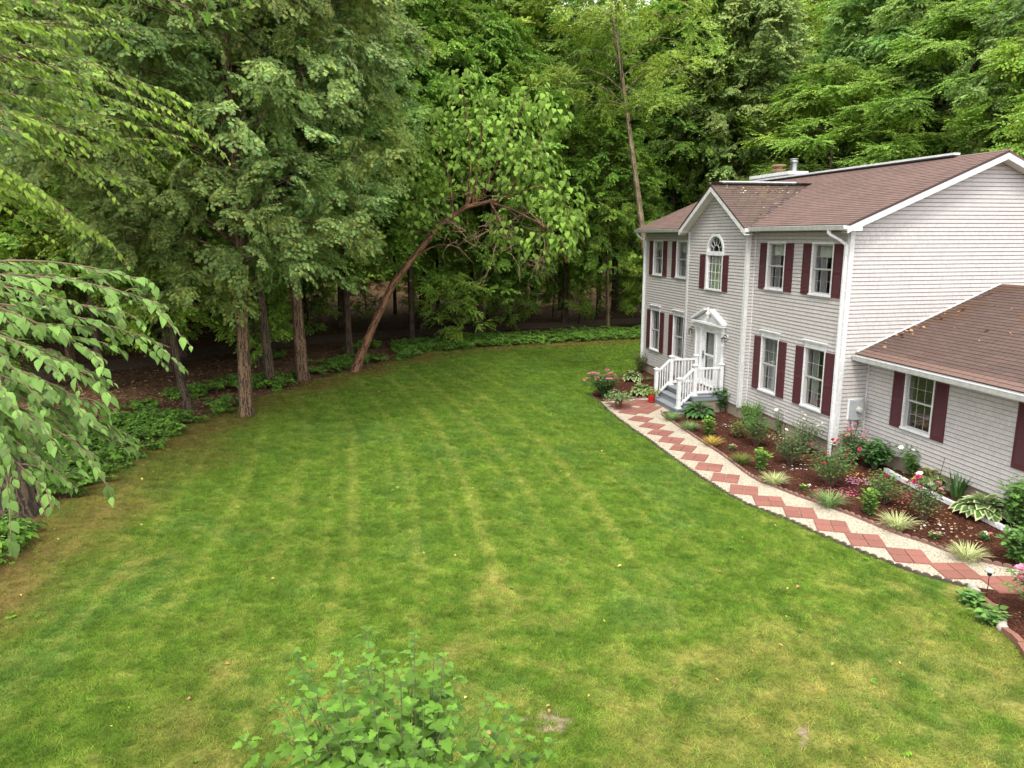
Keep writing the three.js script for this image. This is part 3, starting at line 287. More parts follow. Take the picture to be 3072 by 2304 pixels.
{ // front door: pilasters, broken pediment with urn, storm door standing before a part-open dark entry
  const f = fBump, q = (p0, b0, d0, p1, b1, d1, g = G()) => g.hexa([f.P(p0, b0, d1), f.P(p0, b0, d0), f.P(p1, b0, d0), f.P(p1, b0, d1), f.P(p0, b1, d1), f.P(p0, b1, d0), f.P(p1, b1, d0), f.P(p1, b1, d1)]), s = part('door_surround', house), c = -6.54;
  for (const [a, b] of [[-7.53, -7.05], [-6.03, -5.55]]) { const g = G(); q(a, H(0.22), 0.004, b, H(2.24), 0.05, g); q(a + 0.02, H(0.22), 0.05, a + 0.09, H(2.2), 0.085, g); q(b - 0.09, H(0.22), 0.05, b - 0.02, H(2.2), 0.085, g); q(a - 0.01, H(0.22), 0.0, b + 0.01, H(0.4), 0.1, g); q(a - 0.015, H(2.16), 0.0, b + 0.015, H(2.24), 0.105, g); mesh('pilaster', g, mat.white, s); }
  let g = G(); q(-7.55, H(2.241), 0.003, -5.53, H(2.37), 0.1, g); q(-7.64, H(2.371), 0.003, -5.44, H(2.44), 0.2, g); mesh('entablature', g, mat.white, s);
  g = G(); const A = (x, y, d) => f.P(x, H(y), d); for (const sg of [-1, 1]) { const x0 = c + sg * 1.12, x1 = c + sg * 0.2, P = (d) => [A(x0, 2.441, d), A(x1, 2.83, d), A(x1, 2.9, d), A(x0, 2.51, d)], F = P(0.2), B = P(0.003); sg < 0 ? g.hexa([F[0], B[0], B[1], F[1], F[3], B[3], B[2], F[2]]) : g.hexa([F[1], B[1], B[0], F[0], F[2], B[2], B[3], F[3]]); } mesh('pediment', g, mat.white, s);
  g = G(); { const p = [[-0.98, 2.441], [0.98, 2.441], [0.2, 2.76], [0.14, 2.66], [0.05, 2.6], [-0.05, 2.6], [-0.14, 2.66], [-0.2, 2.76]].map(([x, y]) => new THREE.Vector2(c + x, H(y))), e = new THREE.ExtrudeGeometry(new THREE.Shape(p), { depth: 0.05, bevelEnabled: false }); e.translate(0, 0, BZ + 0.004); mesh('tympanum', e, mat.white, s); }
  mesh('urn', G().lathe([[0.001, 0], [0.055, 0], [0.05, 0.03], [0.03, 0.06], [0.075, 0.13], [0.085, 0.19], [0.05, 0.23], [0.03, 0.26], [0.045, 0.3], [0.03, 0.36], [0.001, 0.4]], c, H(2.56), BZ + 0.12, 14), mat.white, s);
  const d = part('door', house); g = G(); q(-7.03, H(0.3), -0.1, -6.97, H(2.27), 0.03, g); q(-6.11, H(0.3), -0.1, -6.05, H(2.27), 0.03, g); q(-6.97, H(2.19), -0.1, -6.11, H(2.27), 0.03, g); q(-7.03, H(0.27), -0.1, -6.05, H(0.31), 0.12, g); mesh('door_frame', g, mat.white, d);
  g = G(); q(-6.965, H(0.32), -0.03, -6.86, H(2.185), 0.012, g); q(-6.22, H(0.32), -0.03, -6.115, H(2.185), 0.012, g); q(-6.86, H(2.08), -0.03, -6.22, H(2.185), 0.012, g); q(-6.86, H(1.28), -0.03, -6.22, H(1.34), 0.012, g); q(-6.86, H(0.32), -0.03, -6.22, H(0.47), 0.012, g); mesh('storm_door', g, mat.white, d);
  mesh('pane', q(-6.86, H(1.34), -0.012, -6.22, H(2.08), -0.008), mat.glass, d); mesh('pane', q(-6.86, H(0.47), -0.012, -6.22, H(1.28), -0.008), mat.glass, d);
  mesh('handle', G().bar(f.P(-6.91, H(1.14), 0.05), f.P(-6.91, H(1.42), 0.05), 0.025).bar(f.P(-6.95, H(1.28), 0.03), f.P(-6.86, H(1.28), 0.055), 0.03), mat.black, d);
  g = G(); q(-6.99, H(0.3), -0.75, -6.95, H(2.2), -0.16, g); mesh('inner_door', g, mat.white, d); mesh('hall_rail', G().bar(f.P(-6.9, H(1.2), -0.7), f.P(-6.15, H(1.2), -0.7), 0.05).bar(f.P(-6.52, H(0.35), -0.9), f.P(-6.52, H(2.1), -0.9), 0.06), S(0.5, 0.45, 0.36), d);
  // wall lanterns
  for (const x of [-7.72, -5.33]) { const l = part('wall_lantern', house), y = H(2.1); mesh('backplate', G().lathe([[0.001, 0], [0.07, 0], [0.06, 0.02], [0.001, 0.03]], 0, 0, 0, 12).geo().rotateX(PI / 2).translate(x, y, BZ + 0.005), mat.white, l); mesh('bracket', G().tube([V(x, y, BZ + 0.02), V(x, y + 0.05, BZ + 0.09), V(x, y + 0.03, BZ + 0.15), V(x, y - 0.02, BZ + 0.16)], [0.014, 0.014, 0.014, 0.014], 6).lathe([[0.001, 0.03], [0.03, 0.02], [0.075, -0.03], [0.07, -0.045], [0.001, -0.046]], x, y - 0.02, BZ + 0.16, 12), mat.black, l); const cg = G(); for (let k = 0; k < 6; k++) { const a = k * PI / 3; cg.bar(V(x + 0.066 * Math.cos(a), y - 0.07, BZ + 0.16 + 0.066 * Math.sin(a)), V(x + 0.055 * Math.cos(a), y - 0.2, BZ + 0.16 + 0.055 * Math.sin(a)), 0.009); } mesh('cage', cg, mat.black, l); mesh('lamp_glass', G().lathe([[0.058, -0.068], [0.06, -0.1], [0.048, -0.195], [0.001, -0.2]], x, y, BZ + 0.16, 12), mat.glass, l); mesh('bulb', G().lathe([[0.001, -0.17], [0.02, -0.155], [0.028, -0.12], [0.016, -0.085], [0.012, -0.068]], x, y, BZ + 0.16, 10), S(0.6, 0.55, 0.42, { roughness: 0.3 }), l); }
}

// roofs
const MR = (z) => Y(5.57) + 0.414 * (0.32 - z), DRF = (x) => Y(6.92) - 0.605 * Math.abs(x - MID), WR = (z) => Y(2.36) + 0.404 * (-0.40 - z);
const RX0 = -13.44, RX1 = 0.32, RIDGE = -4.0, DX0 = -8.76, DX1 = -4.16, DZ = 0.56;
const slab = (a, b, c, d, t, m, name = 'roof') => { const n = V().subVectors(b, a).cross(V().subVectors(d, a)).normalize(); if (n.y < 0) n.negate(); const D = (p) => p.clone().addScaledVector(n, -t); return mesh(name, G().hexa([D(a), D(d), D(c), D(b), a, d, c, b]), m, house); };
const zv = (x) => 0.32 - (DRF(x) - Y(5.57)) / 0.414; // where the dormer roof dies into the main roof
const roofMain = slab(V(RX0, MR(0.32), 0.32), V(DX0 + 0.2, MR(0.32), 0.32), V(DX0 + 0.2, MR(RIDGE), RIDGE), V(RX0, MR(RIDGE), RIDGE), 0.05, mat.roofing); slab(V(DX1 - 0.2, MR(0.32), 0.32), V(RX1, MR(0.32), 0.32), V(RX1, MR(RIDGE), RIDGE), V(DX1 - 0.2, MR(RIDGE), RIDGE), 0.05, mat.roofing); slab(V(DX0 + 0.2, MR(-0.1), -0.1), V(DX1 - 0.2, MR(-0.1), -0.1), V(DX1 - 0.2, MR(RIDGE), RIDGE), V(DX0 + 0.2, MR(RIDGE), RIDGE), 0.05, mat.roofing);
slab(V(RX0, MR(0.32), -8.32), V(RX1, MR(0.32), -8.32), V(RX1, MR(RIDGE), RIDGE - 0.001), V(RX0, MR(RIDGE), RIDGE - 0.001), 0.05, mat.shingle);
const roofDorm = slab(V(MID, DRF(MID), DZ), V(DX1, DRF(DX1), DZ), V(DX1, DRF(DX1), 0.3), V(MID, DRF(MID), zv(MID)), 0.045, mat.roofing); slab(V(MID - 0.001, DRF(MID), DZ), V(DX0, DRF(DX0), DZ), V(DX0, DRF(DX0), 0.3), V(MID - 0.001, DRF(MID), zv(MID)), 0.045, mat.roofing);
const WE = -0.40, WRG = -4.5; const roofWing = slab(V(0.03, WR(WE), WE), V(WX1 + 0.3, WR(WE), WE), V(WX1 + 0.3, WR(WRG), WRG), V(0.03, WR(WRG), WRG), 0.05, mat.roofing); slab(V(0.03, WR(WE), -8.6), V(WX1 + 0.3, WR(WE), -8.6), V(WX1 + 0.3, WR(WRG), WRG - 0.001), V(0.03, WR(WRG), WRG - 0.001), 0.05, mat.shingle);
{ // shingle tabs, every one a thin slate of its own; the wing's nearest ones singly
  const tw = 0.305, ex = 0.14, th = 0.013, g = G(); g.hexa([V(-tw / 2 + 0.005, -0.002, 0.0), V(-tw / 2 + 0.005, -0.002, -ex - 0.03), V(tw / 2 - 0.005, -0.002, -ex - 0.03), V(tw / 2 - 0.005, -0.002, 0.0), V(-tw / 2 + 0.005, th, 0), V(-tw / 2 + 0.005, 0.0005, -ex - 0.03), V(tw / 2 - 0.005, 0.0005, -ex - 0.03), V(tw / 2 - 0.005, th, 0)]); const geo = g.geo(), r = RNG(21);
  const lay = (O, U, D, w, L, keep, tint) => { const out = [], N = V().crossVectors(U, D).normalize(); if (N.y < 0) N.negate(); const rot = new THREE.Quaternion().setFromRotationMatrix(new THREE.Matrix4().makeBasis(U, N, V().crossVectors(U, N))); for (let k = 0, s = 0; s < L - 0.02; k++, s += ex) for (let u = -((k % 2) * tw / 2 + (k % 6) * 0.05); u < w; u += tw) { const c = O.clone().addScaledVector(U, clamp(u + tw / 2, tw / 2, w - tw / 2)).addScaledVector(D, s); c.addScaledVector(N, 0.0035 + 0.0008 * (k % 2) + r.r(0, 0.0012)); if (!keep(c)) continue; out.push({ p: c, q: rot, c: tint(c) }); } return out; };
  const bas = (x, y) => 0.85 + 0.3 * r() + 0.2 * (fbm(x * 0.8, y * 0.8, 3) - 0.5);
  const dirUp = (rise) => V(0, rise, -1).normalize();
  const A = lay(V(RX0, MR(0.34), 0.34), V(1, 0, 0), dirUp(0.414), RX1 - RX0, Math.hypot(4.34, 4.34 * 0.414), (c) => !(c.x > DX0 && c.x < DX1 && DRF(c.x) > MR(c.z) + 0.03), (c) => { const v = bas(c.x, c.z); return [v, v * 0.98, v * 1.0]; });
  const sl = Math.hypot(1, 0.605), B = []; for (const sg of [1, -1]) B.push(...lay(V(sg > 0 ? DX1 : DX0, DRF(DX1), sg > 0 ? 0.575 : 0.575 - 3.6), V(0, 0, sg > 0 ? -1 : 1), V(-sg / sl, 0.605 / sl, 0), 3.6, 2.3 * sl, (c) => DRF(c.x) > MR(c.z) - 0.01 && c.z < 0.58, (c) => { const v = bas(c.x * 1.5, c.z) * 0.62, l = fbm(c.x * 3, c.z * 3, 3) > 0.62 ? 1.2 : 1; return [v * l, v * l * 1.05, v]; }));
  const C = lay(V(0.03, WR(WE + 0.02), WE + 0.02), V(1, 0, 0), dirUp(0.404), WX1 + 0.27, Math.hypot(4.12, 4.12 * 0.404), () => true, (c) => { const v = bas(c.x, c.z) * 0.66, st = sstep(0.45, 0.7, fbm(c.x * 0.7 + 4, c.z * 1.1, 3) + 0.3 * sstep(1.6, 0, c.x) - 0.08), row = c.z > WE - 0.12 ? 1.7 : 1; return [v * row * lerp(1, 1.05, st), v * row * lerp(0.98, 0.88, st), v * row * lerp(1.0, 0.62, st)]; });
  const inst = (list, parent) => copies('shingles', geo, mat.shingle, list.map((o) => MX(o.p, o.q, 1)), list.map((o) => o.c), parent);
  inst(A, roofMain); inst(B, roofDorm); C.forEach((o) => o.d = seen(o.p) || 99); C.sort((a, b) => a.d - b.d); inst(C.slice(300), roofWing);
  const tones = [0.58, 0.64, 0.7, 0.78].flatMap((k) => [0, 1].map((st) => { const q = mat.shingle.clone(); q.color.setRGB(q.color.r * k * 1.0, q.color.g * k * (st ? 0.9 : 1), q.color.b * k * (st ? 0.66 : 1)); return q; })); for (const o of C.slice(0, 300)) { const v = clamp(Math.floor((o.c[0] - 0.53) / 0.075), 0, 3), st = o.c[2] / o.c[0] < 0.8 ? 1 : 0, m = mesh('shingle', geo, o.c[0] > 0.9 ? (mat.starter ??= (() => { const q = mat.shingle.clone(); q.color.multiplyScalar(1.12); return q; })()) : tones[v * 2 + st], roofWing); m.position.copy(o.p); m.quaternion.copy(o.q); }
  // fallen leaves and lichen specks on the roofs
  const lg = G().tri(V(-0.05, 0, 0), V(0.05, 0.006, 0.02), V(0.01, 0.01, -0.05)).tri(V(-0.05, 0, 0), V(0.02, 0.012, 0.06), V(0.05, 0.006, 0.02)).geo(), m = [], c = []; for (let k = 0; k < 110; k++) { const x = MID + r.r(0.02, 1.7) * (r() < 0.4 ? 0.3 : 1), z = r.r(0.3, -2.6); if (DRF(x) < MR(z)) continue; m.push(MX(V(x, DRF(x) + 0.02, z), EU(0, r() * 6, -0.5), r.r(0.25, 0.8))); const v = r.r(0.5, 1); c.push([0.6 * v, 0.52 * v, 0.3 * v]); } for (let k = 0; k < 60; k++) { const x = r() < 0.6 ? r.r(0.1, 0.5) : r.r(0.1, 6), z = r.r(-0.6, -4.2); m.push(MX(V(x, WR(z) + 0.02, z), EU(0.38, r() * 6, 0), r.r(0.3, 1.3))); const v = r.r(0.5, 1); c.push([0.5 * v, 0.24 * v, 0.08 * v]); } copies('leaf_litter', lg, S(1, 1, 1, { roughness: 1, side: THREE.DoubleSide }), m, c, house);
}
// eaves: soffits, fascias, rake boards, gutters, downspouts, vents
const box = (name, x0, y0, z0, x1, y1, z1, m) => mesh(name, G().box(x0, y0, z0, x1, y1, z1), m, house);
box('soffit', RX0 + 0.02, H(5.42), 0.026, DX0 + 0.3, H(5.435), 0.3, mat.soffit); box('soffit', DX1 - 0.28, H(5.42), 0.026, RX1 - 0.02, H(5.435), 0.3, mat.soffit);
box('fascia', RX0 + 0.02, H(5.421), 0.3, DX0 - 0.002, H(5.56), 0.32, mat.trim); box('fascia', DX1 + 0.002, H(5.421), 0.3, RX1 - 0.04, H(5.56), 0.32, mat.trim);
box('soffit', 0.06, H(2.16), WE - 0.01, WX1 + 0.28, H(2.175), WZ + 0.0, mat.soffit); box('fascia', 0.04, H(2.161), WE - 0.02, WX1 + 0.3, H(2.33), WE, mat.trim);
const gutter = (x0, x1, y, z, h = 0.105) => { const g = G(); g.box(x0, y - h, z + 0.002, x1, y - h + 0.012, z + 0.085); g.hexa([V(x0, y - h, z + 0.095), V(x0, y - h, z + 0.085), V(x1, y - h, z + 0.085), V(x1, y - h, z + 0.095), V(x0, y - 0.01, z + 0.125), V(x0, y - 0.01, z + 0.115), V(x1, y - 0.01, z + 0.115), V(x1, y - 0.01, z + 0.125)]); g.box(x0, y - 0.01, z + 0.1, x1, y + 0.004, z + 0.132); for (const x of [x0, x1 - 0.006]) g.box(x, y - h, z + 0.002, x + 0.006, y - 0.005, z + 0.1); return mesh('gutter', g, mat.trim, house); };
gutter(RX0 + 0.04, DX0 - 0.01, H(5.54), 0.32); gutter(DX1 + 0.02, RX1 - 0.05, H(5.54), 0.32); gutter(0.04, WX1 + 0.3, H(2.32), WE, 0.12);
const rake = (pts, dz, th, w, name = 'rake_board') => { for (let k = 0; k + 1 < pts.length; k++) { const [a, b] = [pts[k], pts[k + 1]], g = G(), D = (p, q) => p.clone().add(q), dn = V(0, -w, 0); g.hexa([D(a, dn), D(D(a, dn), dz), D(D(b, dn), dz), D(b, dn), a, D(a, dz), D(b, dz), b]); mesh(name, g, mat.trim, house); } };
rake([V(RX1 - 0.005, MR(0.34) - 0.045, 0.34), V(RX1 - 0.005, MR(RIDGE) - 0.045, RIDGE), V(RX1 - 0.005, MR(0.32) - 0.045, -8.32)], V(-0.03, 0, 0), 0.02, 0.165);
rake([V(DX0 - 0.01, DRF(DX0) - 0.05, DZ - 0.004), V(MID, DRF(MID) - 0.045, DZ - 0.004), V(DX1 + 0.01, DRF(DX1) - 0.05, DZ - 0.004)], V(0, 0, -0.03), 0.02, 0.17);
// sloping soffits under the rakes and the boxed returns
mesh('soffit', G().hexa([V(0.026, MR(0.3) - 0.21, 0.3), V(0.026, MR(RIDGE) - 0.21, RIDGE), V(RX1 - 0.036, MR(RIDGE) - 0.21, RIDGE), V(RX1 - 0.036, MR(0.3) - 0.21, 0.3), V(0.026, MR(0.3) - 0.195, 0.3), V(0.026, MR(RIDGE) - 0.195, RIDGE), V(RX1 - 0.036, MR(RIDGE) - 0.195, RIDGE), V(RX1 - 0.036, MR(0.3) - 0.195, 0.3)]), mat.soffit, house);
mesh('soffit', G().hexa([V(0.026, MR(RIDGE) - 0.21, RIDGE - 0.002), V(0.026, MR(0.3) - 0.21, -8.3), V(RX1 - 0.036, MR(0.3) - 0.21, -8.3), V(RX1 - 0.036, MR(RIDGE) - 0.21, RIDGE - 0.002), V(0.026, MR(RIDGE) - 0.195, RIDGE - 0.002), V(0.026, MR(0.3) - 0.195, -8.3), V(RX1 - 0.036, MR(0.3) - 0.195, -8.3), V(RX1 - 0.036, MR(RIDGE) - 0.195, RIDGE - 0.002)]), mat.soffit, house);
for (const sg of [-1, 1]) { const x1 = sg < 0 ? DX0 : DX1, P = (x, o, z) => V(x, DRF(x) - o, z); mesh('soffit', G().hexa(sg > 0 ? [P(MID, 0.215, DZ - 0.035), P(MID, 0.215, BZ + 0.004), P(x1, 0.215, BZ + 0.004), P(x1, 0.215, DZ - 0.035), P(MID, 0.2, DZ - 0.035), P(MID, 0.2, BZ + 0.004), P(x1, 0.2, BZ + 0.004), P(x1, 0.2, DZ - 0.035)] : [P(x1, 0.215, DZ - 0.035), P(x1, 0.215, BZ + 0.004), P(MID, 0.215, BZ + 0.004), P(MID, 0.215, DZ - 0.035), P(x1, 0.2, DZ - 0.035), P(x1, 0.2, BZ + 0.004), P(MID, 0.2, BZ + 0.004), P(MID, 0.2, DZ - 0.035)]), mat.soffit, house); }
mesh('return', G().box(RX1 - 0.33 + 0.04, H(5.41), -0.06, RX1 - 0.002, H(5.53), 0.342), mat.trim, house); mesh('return', G().box(DX0 - 0.015, H(5.41), 0.022, BX0 - 0.03, H(5.52), DZ - 0.002), mat.trim, house); mesh('return', G().box(BX1 + 0.03, H(5.4), 0.022, DX1 + 0.015, H(5.52), DZ - 0.002), mat.trim, house);
const spout = (pts) => { const g = G(); for (let k = 0; k + 1 < pts.length; k++) g.bar(pts[k], pts[k + 1], 0.075, 0.06); mesh('downspout', g, mat.white, house); };
spout([V(-0.36, H(5.44), 0.38), V(-0.36, H(5.34), 0.37), V(-0.2, H(5.16), 0.1), V(-0.07, H(5.08), 0.062), V(-0.07, 0.02, 0.062)]); spout([V(RX0 + 0.22, H(5.44), 0.36), V(RX0 + 0.24, H(5.3), 0.32), V(XL + 0.05, H(5.1), 0.065), V(XL + 0.05, 0.02, 0.065)]);
// step flashing where the wing roof meets the side wall
mesh('flashing', G().bar(V(0.03, WR(WE - 0.02) + 0.03, WE - 0.02), V(0.03, WR(WRG) + 0.03, WRG), 0.02, 0.045).bar(V(0.031, WR(WRG) + 0.03, WRG), V(0.031, WR(-5.2 + 1.4) - 0.2, -5.3), 0.02, 0.045), mat.white, house);
const ridgeVent = (a, b, n) => { const g = G(); g.bar(a, b, 0.2, 0.035); const v = part('ridge_vent', house); mesh('vent_cover', G().bar(a.clone().add(V(0, 0.067, 0)), b.clone().add(V(0, 0.067, 0)), 0.2, 0.055), mat.white, v); mesh('vent_base', G().bar(a.clone().add(V(0, 0.02, 0)), b.clone().add(V(0, 0.02, 0)), 0.19, 0.035), mat.dark, v); };
ridgeVent(V(RX0 + 0.9, MR(RIDGE) + 0.02, RIDGE), V(-1.35, MR(RIDGE) + 0.02, RIDGE)); ridgeVent(V(MID, DRF(MID) + 0.02, 0.22), V(MID, DRF(MID) + 0.02, -2.45)); ridgeVent(V(2.2, WR(WRG) + 0.02, WRG), V(WX1, WR(WRG) + 0.02, WRG));
{ // white chimney chase with two flues behind the ridge
  const c = part('chimney', house), z = -4.75; mesh('chase', G().box(-12.65, Y(6.6), z - 0.35, -9.95, Y(7.58), z + 0.35).box(-12.74, Y(7.58), z - 0.42, -9.86, Y(7.7), z + 0.42), mat.white, c); mesh('flue_cap', G().lathe([[0.2, 0], [0.17, 0.12], [0.28, 0.14], [0.28, 0.16], [0.16, 0.17], [0.16, 0.27], [0.3, 0.29], [0.26, 0.34], [0.001, 0.36]], -11.25, Y(7.7), z, 16), mat.rust, c); mesh('flue_pipe', G().lathe([[0.18, 0], [0.18, 0.05], [0.13, 0.06], [0.13, 0.42], [0.16, 0.43], [0.16, 0.5], [0.13, 0.51], [0.13, 0.54], [0.17, 0.55], [0.15, 0.58], [0.001, 0.59]], -10.2, Y(7.6), z, 16), mat.metal, c);
}

// ---------------------------------------------------------------- foliage: leaf shapes and sprays
// leaf outlines along +x, folded along the midrib and a little arched; len 1
function leafGeo(outline, fold = 0.25, arch = 0.15, tint = [1, 1, 1]) { const g = G().colour(...tint), hgt = (x, y) => Math.abs(y) * fold - arch * x * x; const n = V(0, 1, 0), ids = [], P = (x, z) => V(x, hgt(x, z), z); // outline: [x, half width] from base to tip
  for (const sg of [1, -1]) for (let k = 0; k + 1 < outline.length; k++) { const [x0, w0] = outline[k], [x1, w1] = outline[k + 1], a = P(x0, 0), b = P(x1, 0), c = P(x1, sg * w1), d = P(x0, sg * w0); const add = (p, q, r) => { if (V().subVectors(q, p).cross(V().subVectors(r, p)).lengthSq() > 1e-12) sg > 0 ? g.tri(p, r, q) : g.tri(p, q, r); }; add(a, b, c); add(a, c, d); } return g; }
const OVATE = [[0, 0], [0.12, 0.2], [0.35, 0.34], [0.6, 0.27], [0.85, 0.1], [1, 0]], HEART = [[0, 0.12], [0.06, 0.36], [0.3, 0.45], [0.6, 0.32], [0.85, 0.12], [1, 0]], OAK = [[0, 0], [0.14, 0.06], [0.26, 0.3], [0.34, 0.1], [0.52, 0.36], [0.6, 0.12], [0.78, 0.25], [0.82, 0.1], [1, 0.0]], MAPLE = [[0, 0.05], [0.08, 0.3], [0.2, 0.5], [0.3, 0.24], [0.5, 0.5], [0.58, 0.2], [0.78, 0.2], [1, 0]], LANCE = [[0, 0], [0.3, 0.13], [0.6, 0.12], [1, 0]], DIAM = [[0, 0], [0.4, 0.3], [1, 0]], LOBED = [[0, 0.06], [0.06, 0.34], [0.3, 0.47], [0.42, 0.3], [0.6, 0.42], [0.7, 0.22], [0.86, 0.2], [1, 0]];
// a spray: a few twigs fanning along +x carrying leaves on both sides
function spray(seed, o) { const r = RNG(seed), g = G(), base = leafGeo(o.shape, 0.22, 0.12).geo(); const tw = o.twigs ?? 4, per = o.per ?? 9, L = o.len ?? 0.8, tg = G().colour(0.3, 0.25, 0.18); g.colour(1, 1, 1);
  for (let t = 0; t < tw; t++) { const a = lerp(-0.75, 0.75, tw > 1 ? t / (tw - 1) : 0.5) + r.s(0.2), l = L * r.r(0.7, 1.1) * (1 - 0.25 * Math.abs(a)), dir = V(Math.cos(a), r.s(0.18) + (o.lift ?? 0), Math.sin(a)), P = (s) => dir.clone().multiplyScalar(s * l).add(V(0, -(o.droop ?? 0.2) * s * s * l, 0));
    if (o.wood) { g.colour(0.55, 0.35, 0.25); g.tube([P(0), P(0.5), P(1)], [0.008, 0.006, 0.003], 3, false); }
    for (let k = 0; k < per; k++) { const s = (k + 0.6) / per, p = P(s), side = k % 2 ? 1 : -1, ang = a + side * r.r(0.5, 1.15) * (1 - 0.6 * (s > 0.9 ? 1 : 0)), ld = V(Math.cos(ang), -(o.hang ?? 0.25) + r.s(0.3), Math.sin(ang)), v = r.r(0.5, 1.5), y = r.s(0.16); g.colour(v * (1 + y), v, v * (1 - y)); const sc = o.leaf * r.r(0.7, 1.2); g.put(base, MX(p, AX(ld, r.s(o.roll ?? 0.6)), V(sc, sc, sc * (o.wide ?? 1)))); } }
  return g.geo(); }
const SPRAY = {
  oak: [spray(1, { shape: OAK, leaf: 0.13, len: 0.7, twigs: 6, per: 12, droop: 0.25, wide: 1.25, hang: 0.3, roll: 0.8 }), spray(2, { shape: OAK, leaf: 0.125, len: 0.68, twigs: 7, per: 11, droop: 0.3, wide: 1.25, hang: 0.35, roll: 0.8 })],
  maple: [spray(3, { shape: MAPLE, leaf: 0.12, len: 0.8, twigs: 6, per: 14, droop: 0.28, hang: 0.3, roll: 0.8 }), spray(4, { shape: DIAM, leaf: 0.13, len: 0.82, twigs: 7, per: 14, droop: 0.22, wide: 1.4, roll: 0.8 })],
  beech: [spray(5, { shape: DIAM, leaf: 0.125, len: 1.0, twigs: 6, per: 15, droop: 0.16, hang: 0.08, roll: 0.5, wide: 1.2 }), spray(6, { shape: DIAM, leaf: 0.125, len: 1.05, twigs: 5, per: 16, droop: 0.2, hang: 0.1, roll: 0.5, wide: 1.2 })],
  far: [spray(7, { shape: DIAM, leaf: 0.19, len: 0.98, twigs: 5, per: 12, droop: 0.22, wide: 1.3, roll: 0.8 }), spray(8, { shape: DIAM, leaf: 0.18, len: 1.02, twigs: 6, per: 11, droop: 0.3, wide: 1.3, roll: 0.8 })],
  low: [spray(9, { shape: DIAM, leaf: 0.085, len: 0.3, twigs: 6, per: 6, droop: 0.3, lift: 0.5, wide: 1.5 }), spray(10, { shape: MAPLE, leaf: 0.1, len: 0.34, twigs: 5, per: 6, droop: 0.3, lift: 0.5 })],
};
const LM = { oak: leafM(0.21, 0.295, 0.075, 0.4, 0.16, 0.3), maple: leafM(0.19, 0.32, 0.04, 0.44, 0.02, 0.45), beech: leafM(0.21, 0.33, 0.04, 0.46, 0.02, 0.4), far: leafM(0.26, 0.36, 0.055, 0.48, 0.01, 0.5), blue: leafM(0.18, 0.3, 0.065, 0.42, 0.06, 0.4), low: leafM(0.1, 0.21, 0.025, 0.36, 0.04, 0.45), bright: leafM(0.19, 0.31, 0.045, 0.44, 0.06, 0.4) };

